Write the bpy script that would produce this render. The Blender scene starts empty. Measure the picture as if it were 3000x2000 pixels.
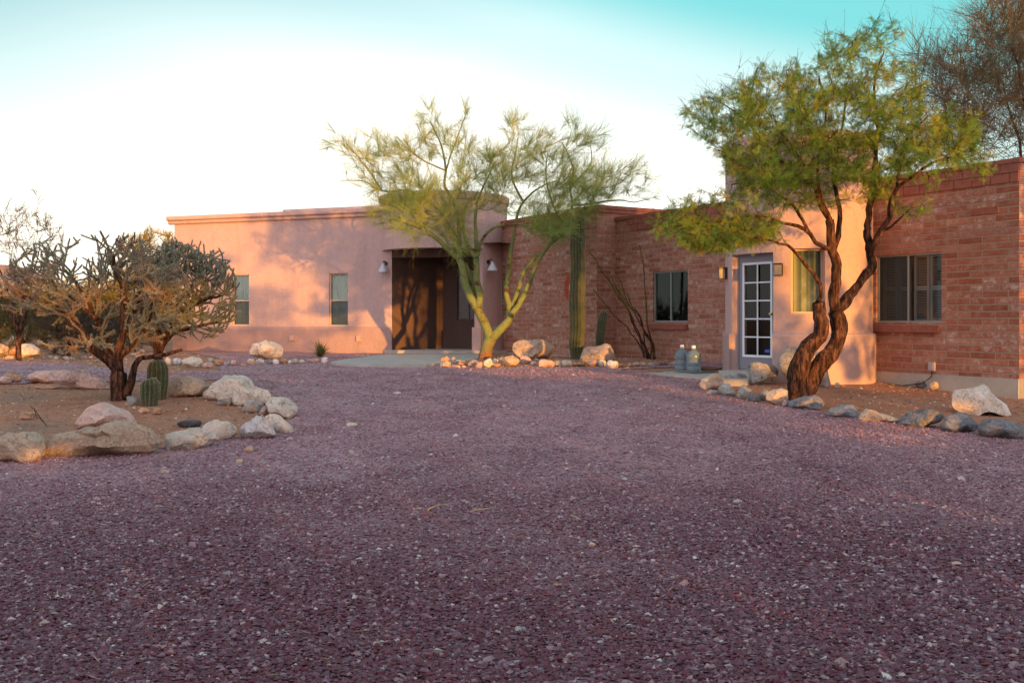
import bpy, bmesh, math, random
import numpy as np
from mathutils import Vector, noise as mnoise
R = math.radians
random.seed(7); rng = np.random.default_rng(7)
scene = bpy.context.scene
COL = scene.collection

# ------------------------------------------------------------------ camera
F, CX, HY, CZ = 2844.0, 1500.0, 937.5, 0.88      # focal and horizon in photo pixels, camera height over the porch floor
cam_d = bpy.data.cameras.new('camera'); cam = bpy.data.objects.new('camera', cam_d); COL.objects.link(cam)
cam.location = (0, 0, CZ); cam.rotation_euler = (R(90), 0, 0)
cam_d.sensor_width = 36; cam_d.lens = F/3000*36; cam_d.shift_y = -(1000-HY)/3000
cam_d.clip_start = 0.1; cam_d.clip_end = 8000
scene.camera = cam

# ------------------------------------------------------------------ sky and sun
SUN_AZ, SUN_EL = 27.0, 2.6          # degrees from straight behind the camera towards its right; height
w = bpy.data.worlds.new('World'); scene.world = w; w.use_nodes = True
nt = w.node_tree; nt.nodes.clear()
N = nt.nodes.new; L = nt.links.new
out = N('ShaderNodeOutputWorld'); add = N('ShaderNodeAddShader')
sky = N('ShaderNodeTexSky'); sky.sky_type = 'NISHITA'; sky.sun_disc = False
sky.sun_elevation = R(SUN_EL); sky.sun_rotation = R(180-SUN_AZ); sky.air_density = 1.0; sky.dust_density = 1.0
bg1 = N('ShaderNodeBackground'); bg1.inputs[1].default_value = 0.08
L(sky.outputs[0], bg1.inputs[0])
tc = N('ShaderNodeTexCoord'); sp = N('ShaderNodeSeparateXYZ'); L(tc.outputs['Generated'], sp.inputs[0])
def M(op, a, b=None, c=None):
    n = N('ShaderNodeMath'); n.operation = op
    for i, v in enumerate((a, b, c)):
        if v is None: continue
        if isinstance(v, (int, float)): n.inputs[i].default_value = v
        else: L(v, n.inputs[i])
    return n.outputs[0]
tilt = M('MULTIPLY', sp.outputs[0], 0.26)
fac = M('MULTIPLY', M('SUBTRACT', M('ADD', sp.outputs[2], tilt), 0.17), 2.6)
ramp = N('ShaderNodeValToRGB'); L(fac, ramp.inputs[0]); cr = ramp.color_ramp; cr.interpolation = 'EASE'
cr.elements[0].position = 0.0; cr.elements[0].color = (0.84, 0.83, 0.79, 1)
cr.elements[1].position = 1.0; cr.elements[1].color = (0.06, 0.33, 0.42, 1)
e = cr.elements.new(0.30); e.color = (0.41, 0.555, 0.56, 1)
e = cr.elements.new(0.50); e.color = (0.08, 0.41, 0.425, 1)
ramp2 = N('ShaderNodeValToRGB'); L(sp.outputs[2], ramp2.inputs[0]); c2 = ramp2.color_ramp
c2.elements[0].position = 0.0; c2.elements[0].color = (1.15, 0.92, 0.94, 1)
c2.elements[1].position = 1.0; c2.elements[1].color = (0.47, 0.50, 0.60, 1)
e = c2.elements.new(0.25); e.color = (0.91, 0.83, 0.91, 1)
mr = N('ShaderNodeMapRange'); L(sp.outputs[1], mr.inputs[0]); mr.inputs[1].default_value = 0.35; mr.inputs[2].default_value = -0.35
fl = M('MULTIPLY', M('SUBTRACT', M('SUBTRACT', sp.outputs[2], M('MULTIPLY', sp.outputs[0], 0.45)), 0.28), 4.4); fl.node.use_clamp = True
ml = N('ShaderNodeMixRGB'); L(fl, ml.inputs[0]); L(ramp.outputs[0], ml.inputs[1]); ml.inputs[2].default_value = (0.16, 0.33, 0.36, 1)
mx = N('ShaderNodeMixRGB'); L(mr.outputs[0], mx.inputs[0]); L(ml.outputs[0], mx.inputs[1]); L(ramp2.outputs[0], mx.inputs[2])
bg2 = N('ShaderNodeBackground'); bg2.inputs[1].default_value = 1.0; L(mx.outputs[0], bg2.inputs[0])
L(bg1.outputs[0], add.inputs[0]); L(bg2.outputs[0], add.inputs[1]); L(add.outputs[0], out.inputs[0])

sd = bpy.data.lights.new('sun', 'SUN'); sun = bpy.data.objects.new('sun', sd); COL.objects.link(sun)
sd.energy = 5.0; sd.angle = R(0.5); sd.color = (1.0, 0.44, 0.07)
TO_SUN = Vector((math.sin(R(SUN_AZ))*math.cos(R(SUN_EL)), -math.cos(R(SUN_AZ))*math.cos(R(SUN_EL)), math.sin(R(SUN_EL))))
sun.rotation_euler = TO_SUN.to_track_quat('Z', 'Y').to_euler()
sun.location = (10, -10, 8)
scene.view_settings.view_transform = 'Standard'; scene.view_settings.look = 'None'
scene.view_settings.exposure = 0.58; scene.view_settings.gamma = 1
scene.cycles.max_bounces = 6; scene.cycles.transparent_max_bounces = 12
scene.cycles.caustics_reflective = False; scene.cycles.caustics_refractive = False

# ------------------------------------------------------------------ helpers
def sstep(t): t = np.clip(t, 0, 1); return t*t*(3-2*t)
def G(x, y):
    x = np.asarray(x, float); y = np.asarray(y, float)
    g = -0.62*(1-sstep((y-2)/18))
    g = g + 0.09*np.exp(-((x-0.9)/2.6)**2-((y-20.6)/1.7)**2)
    g = g + 0.05*np.exp(-((x+4.6)/2.2)**2-((y-12.2)/2.0)**2)
    g = g - 0.10*sstep((x-3.6)/3.0)*sstep((19-y)/5)*sstep((y-8)/3)
    g = g + 0.012*np.sin(x*1.7+0.6*y)*np.sin(y*1.3-0.4*x) + 0.006*np.sin(x*4.1+y*2.3)*np.sin(y*3.7-x)
    far = sstep((y-34)/30)
    return g*(1-far) + far*(0.15*np.sin(x*.05)*np.sin(y*.04))
def gp(px, py):
    kx = (px-CX)/F; ky = (py-HY)/F
    ds = np.geomspace(2.5, 90, 900)
    z = CZ-ky*ds; g = G(kx*ds, ds); idx = np.where(z <= g)[0]
    i = idx[0] if len(idx) else len(ds)-1
    if i == 0: d = ds[0]
    else:
        a, b = ds[i-1], ds[i]
        for _ in range(20):
            m = (a+b)/2
            if CZ-ky*m <= G(kx*m, m): b = m
            else: a = m
        d = (a+b)/2
    return float(kx*d), float(d), float(G(kx*d, d))
def W(px, py, d): return Vector(((px-CX)/F*d, d, CZ-(py-HY)/F*d))

def wloc(o):
    v = Vector((0, 0, 0))
    while o is not None: v = v+Vector(o.location); o = o.parent
    return v
def link(name, me, parent=None, loc=None):
    o = bpy.data.objects.new(name, me); COL.objects.link(o)
    if parent is not None: o.parent = parent
    if loc is not None: o.location = loc
    return o
def tag(o, label=None, cat=None, group=None, kind=None):
    if label: o['label'] = label
    if cat: o['category'] = cat
    if group: o['group'] = group
    if kind: o['kind'] = kind
    return o
def empty(name, loc, label, cat, group=None):
    o = bpy.data.objects.new(name, None); COL.objects.link(o); o.location = loc; o.empty_display_size = 0.2
    return tag(o, label, cat, group)
def np_obj(name, V, Fs, mat, parent=None, loc=None, smooth=False, uv=None, attr=None, sharp=None):
    """Fs: list of int arrays (n,k). V in world space; made relative to loc or parent."""
    V = np.asarray(V, np.float32).reshape(-1, 3)
    off = Vector(loc) if loc is not None else (wloc(parent) if parent is not None else Vector((0, 0, 0)))
    V = V-np.array(off, np.float32)
    Fs = [np.asarray(f, np.int32) for f in Fs if len(f)]
    me = bpy.data.meshes.new(name)
    me.vertices.add(len(V)); me.vertices.foreach_set('co', V.ravel())
    nl = sum(f.size for f in Fs); nf = sum(len(f) for f in Fs)
    me.loops.add(nl); me.loops.foreach_set('vertex_index', np.concatenate([f.ravel() for f in Fs]))
    me.polygons.add(nf)
    tot = np.concatenate([np.full(len(f), f.shape[1], np.int32) for f in Fs])
    st = np.concatenate([[0], np.cumsum(tot)[:-1]]).astype(np.int32)
    me.polygons.foreach_set('loop_start', st)
    try: me.polygons.foreach_set('loop_total', tot)
    except Exception: pass
    me.polygons.foreach_set('use_smooth', np.full(nf, smooth))
    if uv is not None:
        l = me.uv_layers.new(name='UVMap'); l.data.foreach_set('uv', np.asarray(uv, np.float32).ravel())
    if attr is not None:
        a = me.attributes.new('rnd', 'FLOAT', 'POINT'); a.data.foreach_set('value', np.asarray(attr, np.float32))
    me.update(calc_edges=True); me.validate()
    if sharp: me.set_sharp_from_angle(angle=sharp)
    me.materials.append(mat)
    return link(name, me, parent, None if (loc is None) else (Vector(loc)-(wloc(parent) if parent is not None else Vector((0,0,0)))))

class MB:
    def __init__(s): s.v = []; s.q = []; s.t = []; s.uq = []; s.ut = []
    def quad(s, a, b, c, d, uv=None):
        i = len(s.v); s.v += [tuple(a), tuple(b), tuple(c), tuple(d)]; s.q.append((i, i+1, i+2, i+3))
        s.uq += list(uv) if uv else [(0, 0)]*4
    def boxf(s, P, u0, u1, z0, z1, n0, n1, nu=1):
        """P(u,z,n)->world; solid box"""
        us = np.linspace(u0, u1, nu+1)
        for i in range(nu):
            a, b = us[i], us[i+1]
            s.quad(P(a,z0,n1), P(b,z0,n1), P(b,z1,n1), P(a,z1,n1), [(a,z0),(b,z0),(b,z1),(a,z1)])
            s.quad(P(b,z0,n0), P(a,z0,n0), P(a,z1,n0), P(b,z1,n0), [(b,z0),(a,z0),(a,z1),(b,z1)])
            s.quad(P(a,z1,n1), P(b,z1,n1), P(b,z1,n0), P(a,z1,n0), [(a,z1),(b,z1),(b,z1+n1-n0),(a,z1+n1-n0)])
            s.quad(P(a,z0,n0), P(b,z0,n0), P(b,z0,n1), P(a,z0,n1), [(a,z0),(b,z0),(b,z0+n1-n0),(a,z0+n1-n0)])
        for uu, sg in ((u0, 1), (u1, -1)):
            q = [P(uu,z0,n0), P(uu,z0,n1), P(uu,z1,n1), P(uu,z1,n0)]
            uvq = [(uu+n0-n1,z0),(uu,z0),(uu,z1),(uu+n0-n1,z1)]
            if sg < 0: q = q[::-1]; uvq = uvq[::-1]
            s.quad(*q, uvq)
    def tube(s, pts, rad, n=8, cap=True):
        pts = [Vector(p) for p in pts]; rings = []; prev = None
        for i, p in enumerate(pts):
            d = (pts[min(i+1, len(pts)-1)]-pts[max(i-1, 0)]).normalized()
            x = d.cross(Vector((0, 1, 0.01))) if prev is None else prev-d*prev.dot(d)
            if x.length < 1e-4: x = d.cross(Vector((1, 0, 0)))
            x.normalize(); prev = x; y = d.cross(x); r = rad[i] if hasattr(rad, '__len__') else rad
            i0 = len(s.v)
            for k in range(n):
                a = 2*math.pi*k/n; rr = r(k, i) if callable(r) else r
                s.v.append(tuple(p+x*math.cos(a)*rr+y*math.sin(a)*rr))
            rings.append(i0)
        for i in range(len(rings)-1):
            for k in range(n):
                k2 = (k+1) % n
                s.q.append((rings[i]+k, rings[i]+k2, rings[i+1]+k2, rings[i+1]+k)); s.uq += [(0,0)]*4
        if cap:
            for ring, p, f in ((rings[0], pts[0], 0), (rings[-1], pts[-1], 1)):
                c = len(s.v); s.v.append(tuple(p))
                for k in range(n):
                    k2 = (k+1) % n
                    s.t.append((c, ring+k, ring+k2) if f else (c, ring+k2, ring+k)); s.ut += [(0,0)]*3
    def lathe(s, c, prof, n=24):
        c = Vector(c); rings = []
        for r, z in prof:
            i0 = len(s.v); rings.append(i0)
            for k in range(n):
                a = 2*math.pi*k/n; rr = r(a, z) if callable(r) else r
                s.v.append((c.x+rr*math.cos(a), c.y+rr*math.sin(a), c.z+z))
        for i in range(len(rings)-1):
            for k in range(n):
                k2 = (k+1) % n
                s.q.append((rings[i]+k, rings[i]+k2, rings[i+1]+k2, rings[i+1]+k)); s.uq += [(0,0)]*4
    def obj(s, name, mat, parent=None, loc=None, smooth=False, uv=True, sharp=None):
        return np_obj(name, np.array(s.v), [np.array(s.q, np.int32).reshape(-1, 4), np.array(s.t, np.int32).reshape(-1, 3)],
                      mat, parent, loc, smooth, uv=(s.uq+s.ut) if uv else None, sharp=sharp)

def prisms(P0, P1, r0, r1, n=3):
    """batch of tapered prisms -> V, quads"""
    P0 = np.asarray(P0, float); P1 = np.asarray(P1, float); m = len(P0)
    r0 = np.broadcast_to(r0, m)[:, None]; r1 = np.broadcast_to(r1, m)[:, None]
    D = P1-P0; D /= np.linalg.norm(D, axis=1, keepdims=True)+1e-9
    ref = np.where(np.abs(D[:, 2:3]) < .9, np.array([[0, 0, 1.]]), np.array([[1., 0, 0]]))
    X = np.cross(D, ref); X /= np.linalg.norm(X, axis=1, keepdims=True)+1e-9; Y = np.cross(D, X)
    V = np.zeros((m, 2*n, 3))
    for k in range(n):
        a = 2*math.pi*k/n; o = X*math.cos(a)+Y*math.sin(a)
        V[:, k] = P0+o*r0; V[:, n+k] = P1+o*r1
    base = (np.arange(m)*2*n)[:, None]
    Q = np.concatenate([base+np.array([[k, (k+1) % n, n+(k+1) % n, n+k]]) for k in range(n)])
    return V.reshape(-1, 3), Q
def merge(parts):
    Vs = []; Qs = []; o = 0
    for V, Q in parts:
        Vs.append(V); Qs.append(np.asarray(Q)+o); o += len(V)
    return np.concatenate(Vs), np.concatenate(Qs)

# ------------------------------------------------------------------ materials
def mat(name, color=(.5,.5,.5), rough=.9, spec=.3, build=None, metallic=0):
    m = bpy.data.materials.new(name); m.use_nodes = True; t = m.node_tree; b = t.nodes['Principled BSDF']
    b.inputs['Base Color'].default_value = (*color, 1); b.inputs['Roughness'].default_value = rough
    b.inputs['Specular IOR Level'].default_value = spec; b.inputs['Metallic'].default_value = metallic
    if build: build(t, b)
    return m
def nd(t, typ, ins=None, **kw):
    n = t.nodes.new(typ)
    for k, v in kw.items(): setattr(n, k, v)
    for k, v in (ins or {}).items():
        s = n.inputs[k]
        if hasattr(v, 'is_linked'): t.links.new(v, s)
        else: s.default_value = v
    return n
def coords(t, kind='Object'): return t.nodes.new('ShaderNodeTexCoord').outputs[kind]
def noise(t, vec, scale, detail=4, rough=.6, dist=0): return nd(t, 'ShaderNodeTexNoise', {'Vector': vec, 'Scale': scale, 'Detail': detail, 'Roughness': rough, 'Distortion': dist})
def ramp_(t, fac, stops):
    r = t.nodes.new('ShaderNodeValToRGB'); t.links.new(fac, r.inputs[0]); c = r.color_ramp
    while len(c.elements) > 1: c.elements.remove(c.elements[-1])
    for i, (p, col) in enumerate(stops):
        el = c.elements[0] if i == 0 else c.elements.new(p)
        el.position = p; el.color = (*col, 1) if len(col) == 3 else col
    return r.outputs[0]
def g1(v): return (v, v, v)
def mix(t, f, a, b, mode='MIX'):
    n = t.nodes.new('ShaderNodeMixRGB'); n.blend_type = mode
    for i, v in enumerate((f, a, b)):
        if hasattr(v, 'is_linked'): t.links.new(v, n.inputs[i])
        elif isinstance(v, (int, float)): n.inputs[i].default_value = v
        else: n.inputs[i].default_value = (*v, 1)
    return n.outputs[0]
def bump(t, b, h, strength=.5, dist=.01, prev=None):
    n = nd(t, 'ShaderNodeBump', {'Height': h, 'Strength': strength, 'Distance': dist})
    if prev is not None: t.links.new(prev, n.inputs['Normal'])
    t.links.new(n.outputs[0], b.inputs['Normal']); return n.outputs[0]

def mk_plaster(name, base, dark):
    def f(t, b):
        c = coords(t); n1 = noise(t, c, 0.9, 5, .6); n2 = noise(t, c, 14, 4, .7); n3 = noise(t, c, 90, 3, .7)
        col = mix(t, ramp_(t, n1.outputs[0], [(.3, g1(0)), (.7, g1(1))]), base, dark)
        col = mix(t, .5, col, ramp_(t, n2.outputs[0], [(.3, g1(.42)), (.7, g1(.58))]), 'OVERLAY')
        mp = nd(t, 'ShaderNodeMapping', {'Vector': c, 'Scale': (2.6, 2.6, .35)}); n4 = noise(t, mp.outputs[0], 1.6, 5, .65)
        col = mix(t, .55, col, ramp_(t, n4.outputs[0], [(.3, g1(.80)), (.55, g1(1)), (.75, g1(.90))]), 'MULTIPLY')
        t.links.new(col, b.inputs['Base Color'])
        p = bump(t, b, n3.outputs[0], .35, .006); bump(t, b, n2.outputs[0], .25, .02, p)
    return mat(name, base, .93, .15, f)
PL = mk_plaster('plaster', (.56, .39, .36), (.49, .345, .325))
PLP = mk_plaster('plaster_plinth', (.44, .30, .28), (.385, .26, .245))
PLD = mk_plaster('porch_shade_plaster', (.125, .08, .068), (.11, .07, .06))  # wall plaster with the shade of the recess put into its colour

def f_brick(t, b):
    u = t.nodes.new('ShaderNodeUVMap').outputs[0]
    dn = noise(t, u, 5, 3, .6); dd = mix(t, .012, u, dn.outputs['Color'], 'ADD')
    bt = nd(t, 'ShaderNodeTexBrick', {'Vector': dd, 'Color1': (0, 0, 0, 1), 'Color2': (1, 1, 1, 1), 'Mortar': (.5, .5, .5, 1), 'Scale': 1.0,
            'Mortar Size': .013, 'Mortar Smooth': .35, 'Bias': 0.0, 'Brick Width': .405, 'Row Height': .1016}, offset=.5)
    per = ramp_(t, bt.outputs['Color'], [(0, (.27, .07, .04)), (.25, (.38, .13, .08)), (.45, (.31, .09, .055)), (.6, (.42, .18, .125)), (.8, (.35, .115, .07)), (1, (.45, .22, .165))])
    n1 = noise(t, u, 1.3, 5, .65); n2 = noise(t, u, 9, 5, .75); n3 = noise(t, u, 45, 4, .7)
    wf = mix(t, 1.0, ramp_(t, n1.outputs[0], [(.36, g1(.1)), (.58, g1(1))]), ramp_(t, n2.outputs[0], [(.48, g1(.0)), (.64, g1(1))]), 'MULTIPLY')
    wf = mix(t, 1.0, wf, bt.outputs['Color'], 'MULTIPLY')
    wf2 = mix(t, 1.0, wf, g1(.95), 'MULTIPLY')
    col = mix(t, wf2, per, (.74, .62, .59))
    col = mix(t, ramp_(t, n2.outputs[0], [(.35, g1(.0)), (.8, g1(.4))]), col, (.50, .34, .28))
    col = mix(t, .7, col, ramp_(t, n3.outputs[0], [(.25, g1(.38)), (.75, g1(.62))]), 'OVERLAY')
    col = nd(t, 'ShaderNodeHueSaturation', {'Color': col, 'Hue': .502, 'Saturation': 1.0, 'Value': .97}).outputs[0]
    mort = mix(t, n3.outputs[0], (.33, .225, .155), (.47, .335, .25))
    col = mix(t, bt.outputs['Fac'], col, mort)
    t.links.new(col, b.inputs['Base Color'])
    inv = nd(t, 'ShaderNodeMath', {0: 1.0, 1: bt.outputs['Fac']}, operation='SUBTRACT')
    p = bump(t, b, inv.outputs[0], 1.0, .02); bump(t, b, n3.outputs[0], .5, .008, p)
BR = mat('brick', (.4, .15, .1), .92, .15, f_brick)
def f_cope(t, b):
    u = coords(t); n2 = noise(t, u, 7, 5, .7); n3 = noise(t, u, 50, 3, .7)
    t.links.new(ramp_(t, n2.outputs[0], [(.3, (.25, .085, .06)), (.7, (.37, .15, .11))]), b.inputs['Base Color']); bump(t, b, n3.outputs[0], .5, .008)
BRC = mat('brick_coping', (.35, .1, .07), .9, .15, f_cope)
def f_conc(t, b):
    u = coords(t); n2 = noise(t, u, 3, 6, .7); n3 = noise(t, u, 60, 4, .7)
    col = ramp_(t, n2.outputs[0], [(.3, (.36, .34, .31)), (.7, (.48, .45, .41))])
    t.links.new(mix(t, .5, col, ramp_(t, n3.outputs[0], [(.3, g1(.4)), (.7, g1(.6))]), 'OVERLAY'), b.inputs['Base Color']); bump(t, b, n3.outputs[0], .4, .004)
CONC = mat('concrete', (.42, .4, .36), .9, .2, f_conc)

def falloff_fac(t, c):  # paler with distance: lens brightness falloff painted into the gravel colour
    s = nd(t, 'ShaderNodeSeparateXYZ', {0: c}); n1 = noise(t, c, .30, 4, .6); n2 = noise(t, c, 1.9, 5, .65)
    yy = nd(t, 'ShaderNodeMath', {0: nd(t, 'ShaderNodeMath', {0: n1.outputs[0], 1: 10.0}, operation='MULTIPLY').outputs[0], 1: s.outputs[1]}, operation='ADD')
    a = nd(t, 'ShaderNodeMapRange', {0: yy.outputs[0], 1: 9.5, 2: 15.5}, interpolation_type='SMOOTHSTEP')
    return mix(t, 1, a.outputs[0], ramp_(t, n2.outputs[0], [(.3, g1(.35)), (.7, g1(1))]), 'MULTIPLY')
def f_gravel(t, b):
    c = coords(t)
    v = nd(t, 'ShaderNodeTexVoronoi', {'Vector': c, 'Scale': 42.0, 'Randomness': 1.0}); v2 = nd(t, 'ShaderNodeTexVoronoi', {'Vector': c, 'Scale': 19.0})
    sepc = nd(t, 'ShaderNodeSeparateColor', {0: v.outputs['Color']})
    per = ramp_(t, sepc.outputs[0], GR_STOPS)
    n2 = noise(t, c, 2.2, 5, .6); falloff = falloff_fac(t, c)
    col = mix(t, mix(t, 1, falloff, g1(.75), 'MULTIPLY'), per, (.50, .32, .345))
    t.links.new(col, b.inputs['Base Color'])
    p = bump(t, b, v.outputs['Distance'], .9, .02); bump(t, b, n2.outputs[0], .5, .03, p)
GR_STOPS = [(0, (.115, .024, .034)), (.22, (.17, .052, .074)), (.42, (.14, .034, .042)), (.58, (.21, .11, .145)), (.75, (.085, .030, .042)), (.88, (.26, .15, .19)), (.965, (.34, .22, .22)), (.994, (.52, .44, .42)), (1, (.66, .58, .54))]
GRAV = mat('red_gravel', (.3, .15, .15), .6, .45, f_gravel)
def f_gst(t, b):
    a = nd(t, 'ShaderNodeAttribute', attribute_name='rnd').outputs['Fac']
    c = coords(t); n = noise(t, c, 60, 2, .6)
    col = mix(t, .5, ramp_(t, a, GR_STOPS), ramp_(t, n.outputs[0], [(.3, g1(.38)), (.7, g1(.62))]), 'OVERLAY')
    col = mix(t, mix(t, 1, falloff_fac(t, c), g1(.62), 'MULTIPLY'), col, (.52, .335, .36))
    t.links.new(col, b.inputs['Base Color'])
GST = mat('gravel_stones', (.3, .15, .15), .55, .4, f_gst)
def f_dirt(t, b):
    c = coords(t); n1 = noise(t, c, .8, 5, .65); n2 = noise(t, c, 9, 6, .7); n3 = noise(t, c, 55, 4, .7)
    v = nd(t, 'ShaderNodeTexVoronoi', {'Vector': c, 'Scale': 26.0})
    col = ramp_(t, n1.outputs[0], [(.3, (.31, .14, .08)), (.5, (.42, .20, .12)), (.62, (.33, .19, .13)), (.75, (.25, .16, .115))])
    col = mix(t, .6, col, ramp_(t, n2.outputs[0], [(.3, g1(.33)), (.7, g1(.66))]), 'OVERLAY')
    sp_ = nd(t, 'ShaderNodeSeparateColor', {0: v.outputs['Color']})
    peb = mix(t, 1, ramp_(t, sp_.outputs[0], [(.80, g1(0)), (.83, g1(1))]), ramp_(t, v.outputs['Distance'], [(.25, g1(1)), (.4, g1(0))]), 'MULTIPLY')
    col = mix(t, peb, col, (.52, .40, .32)); t.links.new(col, b.inputs['Base Color'])
    p = bump(t, b, n3.outputs[0], .7, .02); bump(t, b, n2.outputs[0], .6, .05, p)
DIRT = mat('desert_soil', (.3, .2, .12), .95, .15, f_dirt)

def mk_rock(name, a, b_, vein=None, vs=.2):
    def f(t, b):
        c = coords(t); oi = t.nodes.new('ShaderNodeObjectInfo')
        off = nd(t, 'ShaderNodeVectorMath', {0: c, 1: oi.outputs['Location']}, operation='ADD').outputs[0]
        n1 = noise(t, off, 3.2, 6, .62, .4); n2 = noise(t, off, 14, 6, .72); n3 = noise(t, off, 60, 4, .75)
        col = ramp_(t, n1.outputs[0], [(.34, b_), (.5, tuple((x+y)/2 for x, y in zip(a, b_))), (.66, a)])
        if vein:
            wv = nd(t, 'ShaderNodeTexWave', {'Vector': off, 'Scale': 2.6, 'Distortion': 9.0, 'Detail': 4.0, 'Detail Scale': 2.0})
            col = mix(t, ramp_(t, wv.outputs[0], [(.62, g1(0)), (.9, g1(vs*4))]), col, vein)
        col = mix(t, .65, col, ramp_(t, n2.outputs[0], [(.28, g1(.30)), (.5, g1(.5)), (.72, g1(.68))]), 'OVERLAY')
        spk = ramp_(t, n3.outputs[0], [(.28, g1(.6)), (.38, g1(1)), (1, g1(1))])
        col = mix(t, .6, col, spk, 'MULTIPLY')
        n5 = noise(t, off, 4.5, 5, .6, 1.6); crk = ramp_(t, n5.outputs[0], [(.485, g1(1)), (.50, g1(.25)), (.512, g1(1))]); n6 = noise(t, off, 2.0, 3, .5)
        col = mix(t, ramp_(t, n6.outputs[0], [(.45, g1(0)), (.6, g1(.8))]), col, mix(t, 1, col, crk, 'MULTIPLY'))
        hv = nd(t, 'ShaderNodeHueSaturation', {'Color': col, 'Hue': .5, 'Saturation': 1.0})
        val = nd(t, 'ShaderNodeMapRange', {0: oi.outputs['Random'], 3: .82, 4: 1.15}); t.links.new(val.outputs[0], hv.inputs['Value'])
        t.links.new(hv.outputs[0], b.inputs['Base Color'])
        p = bump(t, b, n3.outputs[0], .8, .015); p = bump(t, b, n2.outputs[0], .9, .06, p); bump(t, b, crk, .8, .02, p)
    return mat(name, a, .9, .2, f)
RK = dict(
    cream=mk_rock('rock_cream', (.88, .78, .68), (.72, .58, .47)),
    tan=mk_rock('rock_tan', (.80, .62, .47), (.62, .44, .32)),
    pink=mk_rock('rock_pink', (.78, .54, .47), (.60, .38, .32), (.72, .56, .50), .06),
    white=mk_rock('rock_white', (.88, .83, .81), (.70, .63, .62), (.46, .34, .36), .08),
    grey=mk_rock('rock_grey', (.54, .51, .48), (.37, .33, .30)),
    blue=mk_rock('rock_bluegrey', (.33, .35, .39), (.22, .21, .22), (.50, .40, .34), .08),
    dark=mk_rock('rock_dark', (.16, .16, .18), (.10, .10, .11)),
    maroon=mk_rock('rock_maroon', (.42, .27, .29), (.30, .16, .18), (.60, .50, .48), .2),
    orange=mk_rock('rock_orange', (.72, .43, .27), (.56, .31, .18)),
)

# ------------------------------------------------------------------ ground and driveway
def in_poly(px, py, poly):
    inside = np.zeros(px.shape, bool); n = len(poly); j = n-1
    for i in range(n):
        xi, yi = poly[i]; xj, yj = poly[j]
        c = ((yi > py) != (yj > py)) & (px < (xj-xi)*(py-yi)/((yj-yi) or 1e-9)+xi); inside ^= c; j = i
    return inside
ISLAND = [(-300,1380),(-100,1350),(0,1345),(120,1335),(260,1332),(480,1318),(560,1300),(690,1285),(800,1262),(865,1225),(850,1180),(780,1150),(700,1118),(560,1112),(480,1120),(330,1118),(200,1120),(0,1125),(-300,1120)]
LEFTD = [(-300,1058),(100,1060),(300,1076),(480,1100),(560,1090),(640,1083),(640,1050),(560,1035),(500,1010),(400,960),(-300,955)]
ENTRYBED = [(1285,1074),(1400,1078),(1600,1076),(1700,1079),(1810,1079),(1990,1070),(2110,1050),(2110,1010),(1850,1000),(1500,1010),(1440,1030),(1400,1045),(1300,1060)]
RIGHTBED = [(2050,1125),(2120,1160),(2200,1178),(2300,1192),(2420,1210),(2560,1232),(2700,1248),(2860,1262),(3000,1282),(3300,1320),(3300,1000),(2500,1000),(2300,1080),(2190,1100),(2080,1108)]
PATH1 = [(968,1060),(985,1063),(1050,1066),(1150,1067.5),(1250,1066.5),(1290,1063.5),(1330,1060),(1400,1052),(1420,1042),(1400,1037),(1140,1037),(1100,1040),(1050,1047),(1000,1053)]
PATH2 = [(1812,1081),(1860,1089),(1918,1095),(1975,1100),(2055,1105),(2120,1112),(2190,1112),(2220,1104),(2225,1092),(2160,1084),(2105,1074),(2050,1070),(1990,1073),(1899,1077)]
def is_bed(x, y):
    px = CX+F*x/np.maximum(y, .5); py = HY-F*(G(x, y)-CZ)/np.maximum(y, .5)
    wob = 5*np.sin(x*5.1)+4*np.sin(y*7.3+x*3)
    b = np.zeros(np.shape(x), bool)
    for P in (ISLAND, LEFTD, ENTRYBED, RIGHTBED): b |= in_poly(px+wob, py+wob*.25, P)
    for P in (PATH1, PATH2): b |= in_poly(px, py-3, P)
    return b & (y > 3)
def grid(x0, x1, y0, y1, st, dz=0, keep=None, name='ground', m=None):
    xs = np.arange(x0, x1+st*.5, st); ys = np.arange(y0, y1+st*.5, st)
    X, Y = np.meshgrid(xs, ys); Z = G(X, Y)+dz
    V = np.stack([X, Y, Z], -1).reshape(-1, 3); nx = len(xs); ny = len(ys)
    i, j = np.meshgrid(np.arange(nx-1), np.arange(ny-1)); a = (j*nx+i).ravel()
    Q = np.stack([a, a+1, a+nx+1, a+nx], 1)
    if keep is not None:
        cx = (X[:-1, :-1]+st/2).ravel(); cy = (Y[:-1, :-1]+st/2).ravel(); Q = Q[keep(cx, cy)]
    return V, Q
xs_ = np.concatenate([-np.geomspace(1500, 14.5, 26), np.arange(-14, 14.01, .14), np.geomspace(14.5, 1500, 26)])
ys_ = np.concatenate([-np.geomspace(1500, 8, 22), np.arange(-7, 2, .6), np.arange(2, 32.01, .14), np.geomspace(33, 2500, 34)])
X, Y = np.meshgrid(xs_, ys_); V = np.stack([X, Y, G(X, Y)], -1).reshape(-1, 3); nx = len(xs_)
i_, j_ = np.meshgrid(np.arange(nx-1), np.arange(len(ys_)-1)); a_ = (j_*nx+i_).ravel()
o = np_obj('ground', V, [np.stack([a_, a_+1, a_+nx+1, a_+nx], 1)], DIRT, smooth=True); tag(o, kind='structure', label='dry reddish desert soil under the beds and around the house')
V1, Q1 = grid(-12, 12, 1.6, 26, .08, .012, lambda x, y: (~is_bed(x, y)) & (y < 25.2-.34*np.maximum(x+3.3, -9)) & (x > -12+.0*y))
V2, Q2 = grid(-12, 12, -10.4, 1.6, 1.0, .012)
VV, QQ = merge([(V1, Q1), (V2, Q2)])
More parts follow.
